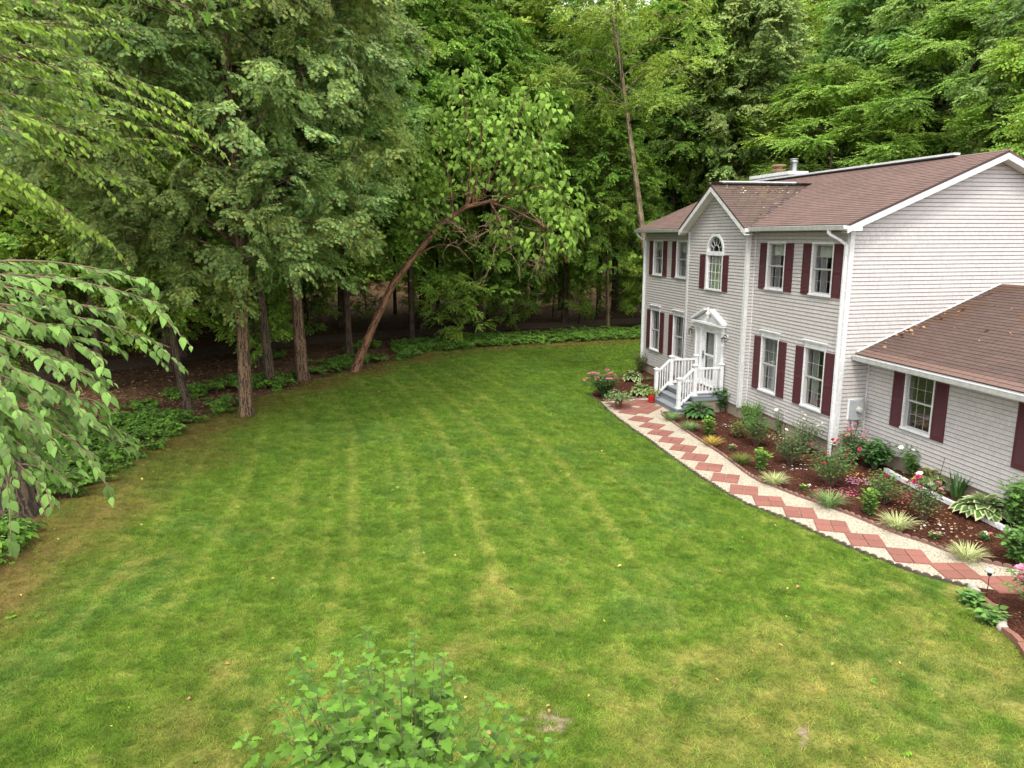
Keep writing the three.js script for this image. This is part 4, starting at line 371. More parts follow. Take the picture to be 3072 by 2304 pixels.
// ---------------------------------------------------------------- trees
// o: p base, h height, cb crown base, cr crown radius, tr trunk radius, kind, leaf material, bark, lean, n clumps, per sprays per clump, side: [dx, dz] where the crown reaches further
function tree(name, label, group, o) {
  const r = RNG(o.seed), t = thing(name, label, o.cat ?? 'tree', o.p, group), P = [], R = [], lean = o.lean ?? [r.s(0.05), r.s(0.05)], N = 9, wob = o.wob ?? 0.25;
  for (let k = 0; k <= N; k++) { const s = k / N; P.push(V(lean[0] * s * o.h + wob * (vn(o.seed + s * 3, 1) - 0.5) * 2 * s, s * o.h * 0.93 - (k ? 0 : 0.15), lean[1] * s * o.h + wob * (vn(o.seed + s * 3, 9) - 0.5) * 2 * s)); R.push(o.tr * (1 - 0.82 * s) * (k === 0 ? 1.5 : 1) + 0.012); }
  P.splice(1, 0, P[0].clone().lerp(P[1], 0.12).setY(0.35)); R.splice(1, 0, o.tr * 1.1);
  mesh('trunk', G().tube(P, R, o.sides ?? 9), o.bark, t);
  const trunkAt = (y) => { for (let k = 1; k < P.length; k++) if (P[k].y >= y) { const s = (y - P[k - 1].y) / (P[k].y - P[k - 1].y); return P[k - 1].clone().lerp(P[k], clamp(s, 0, 1)); } return P[P.length - 1].clone(); };
  const wood = G(), ms = [[], []], cs = [[], []], n = o.n ?? 30, per = o.per ?? 16, flatY = o.flat ?? 0.75, side = o.side ?? [0, 0], sc = o.sc ?? 1;
  for (let k = 0; k < n; k++) {
    const s = Math.pow((k + r()) / n, o.bias ?? 0.85), y = lerp(o.cb, o.h, s), prof = Math.pow(Math.sin(PI * clamp(0.12 + 0.86 * s, 0, 1)), 0.7), a = k * 2.399 + r.s(0.5), rr = o.cr * prof * r.r(0.55, 1.05), dir = V(Math.cos(a), 0, Math.sin(a)); let d = dir.clone().multiplyScalar(rr).add(V(side[0], 0, side[1]).multiplyScalar(prof * (1 - s * 0.6)));
    const A = trunkAt(Math.max(o.cb * 0.75, y - rr * (o.rise ?? 0.35))), B = trunkAt(y).add(d); B.y = y - (o.sag ?? 0.1) * rr; const mid = A.clone().lerp(B, 0.5).add(V(r.s(0.2), 0.18 * rr, r.s(0.2))), br = Math.max(0.018, o.tr * 0.26 * (1 - 0.6 * s));
    wood.tube([A, A.clone().lerp(mid, 0.5).add(V(0, 0.05 * rr, 0)), mid, B], [br, br * 0.8, br * 0.6, 0.012], 5, false);
    const cR = (o.clump ?? 1.25) * r.r(0.75, 1.25) * (0.55 + 0.45 * prof), tone = r.r(0.78, 1.2), hue = r.s(0.1);
    for (let j = 0; j < per; j++) { const u = r() * 2 * PI, w = r.r(-0.35, 1), q = Math.sqrt(Math.max(0, 1 - w * w)) * Math.cbrt(r.r(0.25, 1)); const out = V(Math.cos(u) * q, w * flatY, Math.sin(u) * q), p = B.clone().addScaledVector(out, cR), f = V(Math.cos(u), 0, Math.sin(u)).multiplyScalar(0.9).addScaledVector(d.clone().normalize(), 0.5).setY(-(o.dip ?? 0.1) + r.s(0.55) + (w < 0 ? -0.2 : 0)); const b = r.i(2); ms[b].push(MX(p, AX(f, r.s(o.flat < 0.4 ? 0.4 : 1.0)), sc * r.r(0.75, 1.25))); const v = tone * r.r(0.85, 1.15); cs[b].push([v * (1 + hue), v, v * (1 - hue * 0.6)]); if (j < (o.twigs ?? 3)) wood.tube([B, p], [0.014, 0.006], 3, false); }
  }
  mesh('branches', wood, o.bark, t); t.children[t.children.length - 1].name = 'limb'; stuff(t.children[t.children.length - 1]);
  const kinds = SPRAY[o.kind]; for (const b of [0, 1]) copies('crown', kinds[b % kinds.length], o.leaf, ms[b], cs[b], t);
  return t;
}

// ---------------------------------------------------------------- stoop, meter, pots
{
  const t = thing('front_stoop', 'white railed stoop with grey composite steps at the front door', 'stoop'), x0 = -7.4, x1 = -5.2, yp = H(0.2), m = mat.deck;
  { const g = G(); g.box(x0 + 0.06, -0.05, BZ + 0.0, x1 - 0.06, yp - 0.035, 1.38); mesh('platform_base', g, mat.concrete, t); for (let k = 0; k < 8; k++) mesh('deck_board', G().box(x0, yp - 0.032, BZ + 0.02 + k * 0.149, x1, yp, BZ + 0.02 + k * 0.149 + 0.143), m, t); mesh('deck_trim', G().box(x0 + 0.01, yp - 0.15, 1.4, x1 - 0.01, yp - 0.034, 1.43).box(x1 - 0.04, yp - 0.15, BZ, x1 - 0.012, yp - 0.034, 1.4).box(x0 + 0.012, yp - 0.15, BZ, x0 + 0.04, yp - 0.034, 1.4), m, t); }
  for (const [y, z0, z1] of [[H(0), 1.42, 1.72], [H(-0.2), 1.7, 2.0]]) { mesh('tread', G().box(x0 + 0.05, y - 0.035, z0, x1 - 0.03, y, z1), m, t); mesh('riser', G().box(x0 + 0.08, y - 0.2, z0, x1 - 0.06, y - 0.036, z1 - 0.03), mat.deckDark ??= S(0.2, 0.21, 0.225, { roughness: 0.8 }), t); }
  const X0 = -7.24, X1 = -5.4, posts = { C: [X0, 0.4, yp], B: [X0, 1.32, yp], A: [X0, 1.86, H(-0.2)], F: [X1, 0.4, yp], E: [X1, 1.32, yp], D: [X1, 1.86, H(-0.2)] }, ph = 0.98, pw = 0.055;
  for (const k in posts) { const [x, z, y] = posts[k], p = part('post', t), hh = k === 'A' || k === 'D' ? ph - 0.02 : ph; mesh('shaft', G().box(x - pw, y + 0.02, z - pw, x + pw, y + hh, z + pw), mat.white, p); mesh('base', G().box(x - pw - 0.03, y, z - pw - 0.03, x + pw + 0.03, y + 0.035, z + pw + 0.03), mat.white, p); const c = G(), w = pw + 0.025; c.box(x - w, y + hh + 0.0005, z - w, x + w, y + hh + 0.03, z + w); const ap = V(x, y + hh + 0.075, z), q = [V(x - w, y + hh + 0.03, z + w), V(x + w, y + hh + 0.03, z + w), V(x + w, y + hh + 0.03, z - w), V(x - w, y + hh + 0.03, z - w)]; for (let j = 0; j < 4; j++) c.tri(q[j], q[(j + 1) % 4], ap); mesh('cap', c, mat.white, p); }
  const rail = (a, b) => { const [ax, az, ay] = posts[a], [bx, bz, by] = posts[b], d = V(bx - ax, 0, bz - az).normalize(), P = (p, y) => V(p[0], p[2] + y, p[1]), A = (y) => P(posts[a], y).addScaledVector(d, pw), B = (y) => P(posts[b], y).addScaledVector(d, -pw); const sl = ay !== by; mesh('top_rail', G().bar(A(0.88), B(0.88), 0.075, 0.06), mat.white, t); mesh('bottom_rail', G().bar(A(sl ? 0.1 : 0.1), B(0.1), 0.06, 0.07), mat.white, t); const n = sl ? 4 : 6; for (let k = 1; k <= n; k++) { const s = k / (n + 1), p = A(0.12).lerp(B(0.12), s), q = A(0.86).lerp(B(0.86), s); mesh('baluster', G().box(p.x - 0.016, p.y, p.z - 0.016, p.x + 0.016, q.y, p.z + 0.016), mat.white, t); } };
  rail('C', 'B'); rail('B', 'A'); rail('F', 'E'); rail('E', 'D');
  const mt = tex(64, 64, (i, j) => { const k = Math.floor(i / 5) + Math.floor(j / 8) * 3, c = [[0.35, 0.1, 0.07], [0.04, 0.05, 0.09], [0.5, 0.42, 0.3], [0.2, 0.08, 0.06], [0.08, 0.12, 0.1]][((k * 7) % 5 + 5) % 5]; return c; }, true); mt.wrapS = mt.wrapT = THREE.ClampToEdgeWrapping;
  const mo = mesh(numbered('doormat'), G().box(-6.98, yp + 0.004, 0.46, -6.0, yp + 0.016, 1.02), S(1, 1, 1, { map: mt, roughness: 1 }), scene); mo.userData = { label: 'patterned red and black doormat on the stoop before the front door', category: 'doormat' };
}
{ const t = thing('electric_meter', 'grey electric meter box with round glass dial on the house side wall', 'meter'), x = 0.012; mesh('box', G().box(x, H(0.64), -0.68, x + 0.13, H(1.14), -0.36), mat.greybox, t); mesh('backboard', G().box(x - 0.003, H(0.62), -0.74, x + 0.0, H(1.18), -0.3), mat.white, t); mesh('dial', G().lathe([[0.001, 0.1], [0.06, 0.097], [0.075, 0.08], [0.078, 0.03], [0.095, 0.02], [0.095, 0]], 0, 0, 0, 20).geo().rotateZ(-PI / 2).translate(x + 0.13, H(0.9), -0.55), S(0.3, 0.3, 0.27, { roughness: 0.2 }), t); mesh('conduit', G().tube([V(x + 0.06, H(0.64), -0.45), V(x + 0.06, -0.02, -0.45)], [0.04, 0.04], 10), mat.greybox, t); mesh('wire', G().tube([V(x + 0.05, H(0.64), -0.6), V(x + 0.07, H(0.5), -0.61), V(x + 0.04, H(0.2), -0.56), V(x + 0.04, 0, -0.55)], [0.012, 0.01, 0.008, 0.008], 5), mat.black, t); mesh('seal', G().box(x + 0.05, H(0.56), -0.625, x + 0.085, H(0.61), -0.6), S(0.6, 0.45, 0.05), t); }
{ const o = mesh(numbered('utility_box'), G().box(0.02, 0.05, -0.34, 0.14, H(0.25), -0.16).box(0.015, H(0.25), -0.35, 0.15, H(0.28), -0.15), mat.concrete, scene); o.userData = { label: 'small beige utility box low on the house side wall beside the grey conduit', category: 'utility box' }; }

// ---------------------------------------------------------------- garden plants
const GL = {}; const gleaf = (k, shape, fold, arch) => GL[k] ??= leafGeo(shape, fold, arch).geo();
const PM = { deep: leafM(0.045, 0.115, 0.024, 0.25, 0.4, 0.35), mid: leafM(0.07, 0.16, 0.03, 0.3, 0.2, 0.45), lime: leafM(0.14, 0.27, 0.025, 0.38, 0.2, 0.45), rose: leafM(0.085, 0.145, 0.04, 0.28, 0.3, 0.4), pale: leafM(0.42, 0.45, 0.22, 0.3, 0.05, 0.5), straw: leafM(0.42, 0.3, 0.07, 0.3, 0.0, 0.6), fresh: leafM(0.11, 0.23, 0.04, 0.35, 0.2, 0.45), olive: leafM(0.13, 0.16, 0.03, 0.3, 0.1, 0.5), grey: leafM(0.17, 0.26, 0.09, 0.3, 0.1, 0.5) };
const petal = (r, g, b) => S(r, g, b, { roughness: 0.8, side: THREE.DoubleSide });
const FL = { red: petal(0.36, 0.015, 0.035), pink: petal(0.6, 0.2, 0.29), white: petal(0.8, 0.78, 0.7), rosy: petal(0.45, 0.045, 0.11), coral: petal(0.42, 0.17, 0.13), magenta: petal(0.42, 0.12, 0.17), peach: petal(0.75, 0.42, 0.3), yellow: petal(0.7, 0.5, 0.08) };
const roseG = (() => { const g = G(), r = RNG(3); for (let ring = 0; ring < 3; ring++) for (let k = 0; k < 5 + ring; k++) { const a = k / (5 + ring) * 2 * PI + ring, o = 0.25 + ring * 0.28, h = 0.75 - ring * 0.22, w = 0.34 + 0.1 * ring, c = Math.cos(a), s = Math.sin(a), P = (rr, hh, ww) => V(c * rr - s * ww, hh, s * rr + c * ww); const b0 = P(0.05, 0, 0), l = P(o, h * 0.55, -w), rr = P(o, h * 0.55, w), t = P(o * 1.15, h, 0), tl = P(o * 1.05, h * 0.95, -w * 0.6), tr = P(o * 1.05, h * 0.95, w * 0.6); g.tri(b0, l, rr).tri(l, tl, t).tri(l, t, rr).tri(rr, t, tr); } return g.geo(); })();
const flowerG = (n = 6) => (GL['f' + n] ??= (() => { const g = G(); for (let k = 0; k < n; k++) { const a = k / n * 2 * PI, c = Math.cos(a), s = Math.sin(a), P = (r, h, w) => V(c * r - s * w, h, s * r + c * w); g.tri(V(0, 0, 0), P(0.7, 0.2, -0.35), P(1, 0.15, 0)).tri(V(0, 0, 0), P(1, 0.15, 0), P(0.7, 0.2, 0.35)); } return g.geo(); })());
// leaves: the ones that show largest are single pieces, the rest one mass
function leaves(t, list, geo, m, most = 300, singles = 'leaf', mass = 'foliage') { const tones = m.tones ??= [0.6, 0.85, 1.08, 1.35].map((k) => { const q = m.clone(); q.vertexColors = false; q.color.multiplyScalar(k); return q; }); t.updateMatrixWorld(); list.forEach((o) => { const p = V().setFromMatrixPosition(o.m).applyMatrix4(t.matrixWorld), z = seen(p); o.w = z ? (o.s ?? 1) / z : 0; }); list.sort((a, b) => b.w - a.w); const r = RNG(list.length + 7); list.slice(0, most).forEach((o) => { const q = mesh(singles, geo, tones[r.i(4)], t); o.m.decompose(q.position, q.quaternion, q.scale); }); const rest = list.slice(most); if (rest.length) copies(mass, geo, m, rest.map((o) => o.m), rest.map(() => { const v = r.r(0.55, 1.4); return [v, v, v]; }), t); }
function bush(name, label, cat, p, o) { const t = thing(name, label, cat, p, o.group), r = RNG(o.seed), w = G(), ms = []; const tips = [];
  for (let k = 0; k < o.stems; k++) { const a = k * 2.4 + r.s(0.4), rr = o.r * Math.sqrt((k + 0.5) / o.stems) * r.r(0.7, 1.05), h = o.h * r.r(0.65, 1.05) * (1 - 0.22 * (rr / o.r) ** 2), tip = V(Math.cos(a) * rr, h, Math.sin(a) * rr), midp = V(tip.x * (o.spread ?? 0.4), h * 0.5, tip.z * (o.spread ?? 0.4)); w.tube([V(Math.cos(a) * 0.03, -0.02, Math.sin(a) * 0.03), midp, tip], [o.sw ?? 0.009, (o.sw ?? 0.009) * 0.8, 0.003], 4, false); tips.push(tip); const n = o.per; for (let j = 0; j < n; j++) { const s = lerp(o.from ?? 0.3, 1, (j + r() * 0.8) / n), q = s < 0.5 ? V(0, 0, 0).lerp(midp, s * 2) : midp.clone().lerp(tip, s * 2 - 1), b = j * 2.4 + r.s(0.8), d = V(Math.cos(b), (o.up ?? 0.2) + r.s(0.35), Math.sin(b)); q.addScaledVector(V(Math.cos(b), 0, Math.sin(b)), (o.puff ?? 0.04) * r.r(0.3, 1.4)); q.y += r.s(0.03); ms.push({ m: MX(q, AX(d, r.s(0.4)), V(1, 1, o.wide ?? 1).multiplyScalar(o.leaf * r.r(0.7, 1.2))), s: o.leaf }); } }
  mesh('stem', w, o.bark ?? mat.stem, t); t.children[0].userData.kind = 'stuff'; leaves(t, ms, gleaf(o.lk ?? 'ovate', o.shape ?? OVATE, 0.2, 0.2), o.leafM, o.single ?? 0);
  if (o.flowers) for (let k = 0; k < o.flowers; k++) { const tip = tips[(k * 7 + 3) % tips.length], f = mesh('flower', o.fg ?? roseG, Array.isArray(o.fm) ? o.fm[k % o.fm.length] : o.fm, t); f.position.copy(tip).add(V(r.s(0.06), r.r(0, 0.05), r.s(0.06))); f.rotation.set(r.s(0.7), r() * 6, r.s(0.7)); f.scale.setScalar(o.fs * r.r(0.8, 1.2)); }
  return { t, tips, r }; }
function clumps(b, n, fm, size, count, spread, name = 'flower_cluster') { for (let k = 0; k < n; k++) { const tip = b.tips[(k * 5 + 2) % b.tips.length], g = G(); for (let j = 0; j < count; j++) g.put(flowerG(5), MX(V(b.r.s(spread), b.r.r(-0.01, 0.03), b.r.s(spread)), EU(b.r.s(0.6), b.r() * 6, b.r.s(0.6)), size * b.r.r(0.7, 1.3))); const f = mesh(name, g, Array.isArray(fm) ? fm[k % fm.length] : fm, b.t); f.position.copy(tip).add(V(0, 0.03, 0)); } }
function blades(name, label, cat, p, o) { const t = thing(name, label, cat, p, o.group), r = RNG(o.seed), g = G(); const mk = (gg) => { const a = r() * 6.3, l = o.len * r.r(0.6, 1.1), out = o.out * r.r(0.5, 1.3), w = o.w * r.r(0.7, 1.2), b = V(Math.cos(a) * o.base * r(), 0, Math.sin(a) * o.base * r()), d = V(Math.cos(a), 0, Math.sin(a)), s = V(-d.z, 0, d.x), v = r.r(0.75, 1.25); gg.colour(v, v, v * r.r(0.8, 1)); const P = (q) => b.clone().addScaledVector(d, out * l * q * (0.35 + 0.65 * q)).add(V(0, l * (q - (o.droop * out) * q * q), 0)); let pr = null; for (const [q, ww] of [[0, 0.8], [0.35, 1], [0.7, 0.8], [1, 0.05]]) { const c = P(q), A = c.clone().addScaledVector(s, ww * w / 2), B = c.clone().addScaledVector(s, -ww * w / 2); if (pr) gg.tri(pr[0], A, B).tri(pr[0], B, pr[1]); pr = [A, B]; } };
  if (o.single) for (let k = 0; k < o.n; k++) { const q = G(); mk(q); mesh('blade', q, o.leafM, t); } else { for (let k = 0; k < o.n; k++) mk(g); stuff(mesh('grass_blades', g, o.leafM, t)); } return t; }
function hosta(label, p, R, o) { const t = thing('hosta', label, 'hosta', p, 'hostas'), r = RNG(o.seed), ls = [], rim = []; const n = o.n ?? 46; for (let k = 0; k < n; k++) { const s = Math.sqrt((k + 0.5) / n), a = k * 2.4, d = V(Math.cos(a), lerp(1.3, -0.35, s) + r.s(0.15), Math.sin(a)), L = o.leaf * r.r(0.8, 1.15), q = V(Math.cos(a) * R * 0.72 * s, lerp(0.32, 0.14, s) * (o.h ?? 1) + r.s(0.02), Math.sin(a) * R * 0.72 * s); const m = MX(q, AX(d, r.s(0.3)), V(L, L, L * 0.95)); ls.push(m); }
  const st = G(); ls.forEach((m) => { const q = V().setFromMatrixPosition(m); st.tube([V(q.x * 0.1, -0.02, q.z * 0.1), V(q.x * 0.6, q.y * 0.8, q.z * 0.6), q], [0.006, 0.006, 0.005], 4, false); }); stuff(mesh('stem', st, mat.stem, t));
  const tones = o.tones ??= [0.8, 1, 1.2].map((k) => { const q = o.leafM.clone(); q.vertexColors = false; q.color.multiplyScalar(k); return q; }), inner = o.inner && [0.85, 1.1].map((k) => { const q = o.inner.clone(); q.vertexColors = false; q.color.multiplyScalar(k); return q; }), g0 = gleaf('hosta', HEART, 0.25, 0.35); ls.forEach((m) => { const q = mesh('leaf', g0, tones[r.i(3)], t); m.decompose(q.position, q.quaternion, q.scale); if (inner) { const i = mesh('leaf_centre', g0, inner[r.i(2)], q); i.scale.set(0.74, 0.9, 0.64); i.position.set(0.08, 0.05, 0); } }); return t; }
const gp = (px, py, y = 0.04) => gr(px, py, y);
hosta('large dark green broad leaved hosta beside the front steps', gp(2096, 1252), 0.5, { seed: 1, leaf: 0.26, leafM: PM.deep, n: 52, h: 1.3 });
hosta('cream edged hosta in the bed at the left corner of the house', gp(1899, 1143), 0.44, { seed: 2, leaf: 0.2, leafM: PM.pale, inner: PM.mid, n: 48 });
hosta('yellow green hosta between the red pot and the pink flowering shrub', gp(1925, 1187), 0.4, { seed: 3, leaf: 0.22, leafM: PM.pale, inner: PM.fresh, n: 44, h: 1.2 });
hosta('large cream edged hosta behind the white timber edging', gp(2950, 1552), 0.6, { seed: 4, leaf: 0.23, leafM: PM.pale, inner: PM.mid, n: 70, h: 1.2 });
hosta('yellow edged hosta behind the tall pink rose and the white timber', gp(2790, 1462), 0.38, { seed: 5, leaf: 0.19, leafM: PM.straw, inner: PM.mid, n: 34, h: 1.2 });
const GRP = 'variegated grass clumps along the path'; for (const [px, py, s, l, m, k] of [[2016, 1262, 0.8, 'pale grass clump nearest the front steps', PM.grey, 1], [2069, 1292, 0.85, 'thin grey grass clump beside the first lime green shrub', PM.grey, 2], [2137, 1337, 0.75, 'straw yellow grass clump between the path and the sparse rose', PM.straw, 3], [2224, 1392, 0.8, 'yellowish grass clump with a pink flower behind it', PM.olive, 4], [2321, 1455, 0.9, 'green and cream grass clump before the second lime green shrub', PM.pale, 5], [2486, 1522, 1.05, 'widest silvery grass clump in front of the big red rose', PM.grey, 6], [2688, 1590, 1.0, 'upright cream grass clump before the small red rose', PM.pale, 7], [2898, 1682, 0.85, 'windswept pale grass clump at the lower end of the mulch bed', PM.pale, 8]]) blades('grass_clump', l, 'ornamental grass', gp(px, py), { seed: 50 + k, n: 230, len: 0.4 * s, out: 0.95, w: 0.012, base: 0.16, droop: 0.42, leafM: m, group: GRP });
blades('iris_clump', 'upright sword leaved iris clump against the wing wall', 'iris', gp(2868, 1500), { seed: 70, n: 46, len: 0.66, out: 0.42, w: 0.034, base: 0.14, droop: 0.12, leafM: PM.deep, single: 1 });
blades('tall_perennial', 'tall thin leaved green perennials against the wall at the inside corner', 'perennial', gp(2252, 1280), { seed: 71, n: 230, len: 0.85, out: 0.42, w: 0.018, base: 0.2, droop: 0.25, leafM: PM.fresh });
{ const c = blades('canna_plant', 'broad leaved upright plant below the house corner downspout', 'perennial', gp(2462, 1332), { seed: 72, n: 12, len: 0.75, out: 0.35, w: 0.11, base: 0.05, droop: 0.3, leafM: PM.fresh, single: 1 }); }
{ const t = thing('lily_stalk', 'dry brown seed stalk rising behind the iris by the wing wall', 'perennial', gp(2903, 1487)), g = G().tube([V(0, 0, 0), V(0.01, 0.4, 0), V(0, 0.72, 0.01)], [0.008, 0.006, 0.004], 5); mesh('stem', g, mat.deadTwig, t); const r = RNG(4); for (let k = 0; k < 8; k++) { const f = mesh('seed_pod', gleaf('pod', LANCE, 0.3, 0.1), FL.peach, t); f.position.set(0, 0.4 + k * 0.04, 0); f.rotation.set(0, k * 2.4, 0.5); f.scale.setScalar(0.08); } }
const US = 'lime green upright shrubs in the mulch bed'; for (const [px, py, h, l, k] of [[2124, 1305, 0.55, 'lime green upright shrub nearest the front steps', 1], [2281, 1412, 0.6, 'lime green upright shrub by the bend of the path', 2], [2606, 1545, 0.55, 'compact lime green shrub in the middle of the lower bed', 3]]) bush('upright_shrub', l, 'shrub', gp(px, py), { seed: 80 + k, h, r: 0.2, stems: 13, per: 18, leaf: 0.105, leafM: PM.lime, from: 0.08, up: 0.5, group: US, single: 60 });
const RS = 'roses in the mulch bed'; const rose = (px, py, h, r, l, k, fl, n, fm, o = {}) => bush('rose_bush', l, 'rose', gp(px, py), { seed: 100 + k, h: h * 1.08, r: r * 1.25, stems: o.stems ?? 20, per: 40, leaf: 0.066, leafM: o.m ?? PM.rose, from: o.from ?? 0.34, puff: 0.11, spread: 0.62, sw: 0.008, bark: mat.twig, flowers: n, fm, fs: 0.045, group: RS, ...o });
rose(2214, 1314, 0.55, 0.22, 'small sparse rose with yellowing lower leaves near the front steps', 1, 0, 0, null, { stems: 9, from: 0.2, m: PM.olive });
rose(2268, 1339, 0.95, 0.36, 'tall bare stemmed rose without flowers before the inside corner', 2, 0, 0, null, { m: PM.mid });
rose(2369, 1395, 0.85, 0.34, 'rose with grey green leaves and thin bare stems beside the white rose', 3, 0, 0, null, {});
rose(2412, 1360, 0.95, 0.42, 'rose with white blooms below the front wall near the corner', 4, 0, 9, [FL.white]);
rose(2489, 1462, 0.98, 0.5, 'largest rose bush with crimson blooms in the middle of the bed', 5, 0, 11, [FL.red, FL.rosy], { stems: 24, m: PM.mid });
rose(2556, 1389, 0.95, 0.28, 'rose with pale pink and peach blooms under the electric meter', 6, 0, 12, [FL.pink, FL.pink, FL.peach], { fs: 0.055 });
rose(2650, 1512, 0.72, 0.36, 'small rose with red blooms before the white timber edging', 7, 0, 6, [FL.red, FL.rosy], { stems: 14, m: PM.mid });
rose(2770, 1568, 1.05, 0.3, 'tall rose with hot pink blooms above the white timber edging', 8, 0, 7, [FL.rosy, FL.pink, FL.white], { stems: 18, fs: 0.062 });
bush('peony_bush', 'dark leafy peony bush in the corner below the electric meter', 'peony', gp(2622, 1408), { seed: 120, h: 0.78, r: 0.46, stems: 30, per: 20, leaf: 0.14, leafM: PM.deep, from: 0.3, up: 0.1, puff: 0.06, single: 160 });
bush('hydrangea', 'light green hydrangea with white blooms under the wing window', 'hydrangea', gp(2735, 1432), { seed: 121, h: 0.82, r: 0.36, stems: 20, per: 20, leaf: 0.1, leafM: PM.fresh, from: 0.2, flowers: 5, fm: FL.white, fg: flowerG(6), fs: 0.06, single: 60 });
bush('hydrangea', 'leafy green hydrangea behind the dark hosta at the steps', 'hydrangea', gp(2160, 1236), { seed: 122, h: 0.85, r: 0.4, stems: 18, per: 16, leaf: 0.16, leafM: PM.mid, from: 0.25, single: 90 });
bush('hydrangea', 'pale green shrub with white blooms behind the stair railing', 'hydrangea', gp(1984, 1104), { seed: 123, h: 0.85, r: 0.36, stems: 14, per: 14, leaf: 0.13, leafM: PM.fresh, from: 0.3, flowers: 4, fm: FL.white, fg: flowerG(6), fs: 0.06 });
bush('corner_shrub', 'yellow green shrub with reddish tips at the left corner of the house', 'shrub', gp(1920, 1118), { seed: 124, h: 0.95, r: 0.36, stems: 36, per: 22, leaf: 0.07, leafM: PM.olive, from: 0.1, puff: 0.06 });
bush('leafy_shrub', 'tall leafy green shrub at the right edge against the wing wall', 'shrub', gp(3058, 1590), { seed: 125, h: 1.12, r: 0.5, stems: 34, per: 26, leaf: 0.13, leafM: PM.fresh, from: 0.15, puff: 0.08, single: 120 });
bush('leafy_shrub', 'low glossy green shrub at the right edge beside the path end', 'shrub', gp(3055, 1692), { seed: 126, h: 0.72, r: 0.42, stems: 30, per: 22, leaf: 0.12, leafM: PM.fresh, from: 0.15, puff: 0.06, single: 120 });
{ const b = bush('spirea', 'spirea with coral pink flower heads at the left end of the path', 'spirea', gp(1812, 1192), { seed: 127, h: 0.95, r: 0.72, stems: 90, per: 30, leaf: 0.075, leafM: PM.mid, from: 0.15, puff: 0.05 }); clumps(b, 60, [FL.coral, FL.coral, FL.magenta], 0.024, 26, 0.08); }
{ const b = bush('spirea', 'spirea with pink flower heads at the right edge by the brick border', 'spirea', V(8.1, 0.04, 1.95), { seed: 128, h: 0.85, r: 0.78, stems: 70, per: 30, leaf: 0.07, leafM: PM.fresh, from: 0.15, puff: 0.05 }); clumps(b, 44, [FL.magenta, FL.pink], 0.03, 26, 0.07); }
{ const b = bush('spirea', 'low spirea with pink flowers in the lower right corner', 'spirea', V(9.35, 0.04, 2.3), { seed: 129, h: 0.6, r: 0.5, stems: 40, per: 26, leaf: 0.07, leafM: PM.mid, from: 0.1, puff: 0.05 }); clumps(b, 18, [FL.magenta], 0.03, 24, 0.06); }
for (const [px, py, l, k, fm] of [[2412, 1471, 'tiny plant with white and yellow flowers near the bend of the edging', 1, [FL.white, FL.yellow]], [2802, 1618, 'tiny green seedling with few flowers in the lower mulch', 2, [FL.pink]], [2953, 1622, 'tiny plant with white and pink flowers in the lower mulch', 3, [FL.white, FL.rosy]], [2196, 1350, 'pink bloom on a short stem behind the yellowish grass', 4, [FL.pink, FL.rosy]]]) bush('small_annual', l, 'flower', gp(px, py), { seed: 140 + k, h: 0.13, r: 0.11, stems: 12, per: 8, leaf: 0.05, leafM: PM.fresh, from: 0.1, up: 0.5, flowers: 5, fm, fg: flowerG(6), fs: 0.032 });
bush('small_weed', 'small green plant on the mulch beside the hosta and the stair', 'plant', gp(1946, 1142), { seed: 150, h: 0.14, r: 0.2, stems: 14, per: 8, leaf: 0.06, leafM: PM.fresh, from: 0.1 });
bush('small_weed', 'leafy weed at the end of the dark scalloped edging', 'plant', gr(2910, 1812), { seed: 151, h: 0.2, r: 0.2, stems: 14, per: 8, leaf: 0.13, leafM: PM.fresh, from: 0.1, single: 30 });
bush('small_weed', 'leafy weed beside the broken middle of the brick border', 'plant', gr(2968, 1868), { seed: 152, h: 0.2, r: 0.28, stems: 20, per: 8, leaf: 0.12, leafM: PM.fresh, from: 0.1, single: 30 });
bush('white_daisies', 'thin stemmed white daisies against the front wall', 'flower', gp(2336, 1300), { seed: 153, h: 0.8, r: 0.26, stems: 16, per: 9, leaf: 0.07, leafM: PM.fresh, shape: LANCE, lk: 'lance', from: 0.05, flowers: 9, fm: [FL.white], fg: flowerG(6), fs: 0.045 });
{ const t = thing('flower_pot', 'brown clay pot with a leafy white edged plant on the landing pavers', 'flower pot', gr(1855, 1223, 0.055)), r = RNG(6); mesh('pot', G().lathe([[0.001, 0.02], [0.1, 0.02], [0.125, 0.2], [0.14, 0.2], [0.14, 0.24], [0.125, 0.24], [0.11, 0.2], [0.001, 0.19]], 0, 0, 0, 20), S(0.13, 0.05, 0.035, { roughness: 0.8 }), t); mesh('saucer', G().lathe([[0.001, 0], [0.12, 0], [0.15, 0.025], [0.14, 0.03], [0.11, 0.015], [0.001, 0.014]], 0, 0, 0, 20), S(0.3, 0.16, 0.1), t); const ms = [], st = G(); for (let k = 0; k < 34; k++) { const a = k * 2.4, R = 0.46 * Math.sqrt(k / 34), q = V(Math.cos(a) * R, 0.2 + r.r(0.12, 0.4) * (1 - 0.4 * R / 0.46), Math.sin(a) * R); st.tube([V(0, 0.19, 0), V(q.x * 0.4, q.y * 0.9, q.z * 0.4), q], [0.006, 0.005, 0.003], 4, false); for (let j = 0; j < 11; j++) ms.push({ m: MX(q.clone().add(V(r.s(0.09), r.s(0.07), r.s(0.09))), AX(V(r.s(), r.s(0.4), r.s()), r.s(0.4)), 0.085 * r.r(0.7, 1.2)), s: 0.09 }); } stuff(mesh('stem', st, mat.stem, t)); leaves(t, ms, gleaf('ovate', OVATE, 0.2, 0.2), PM.grey, 0); }
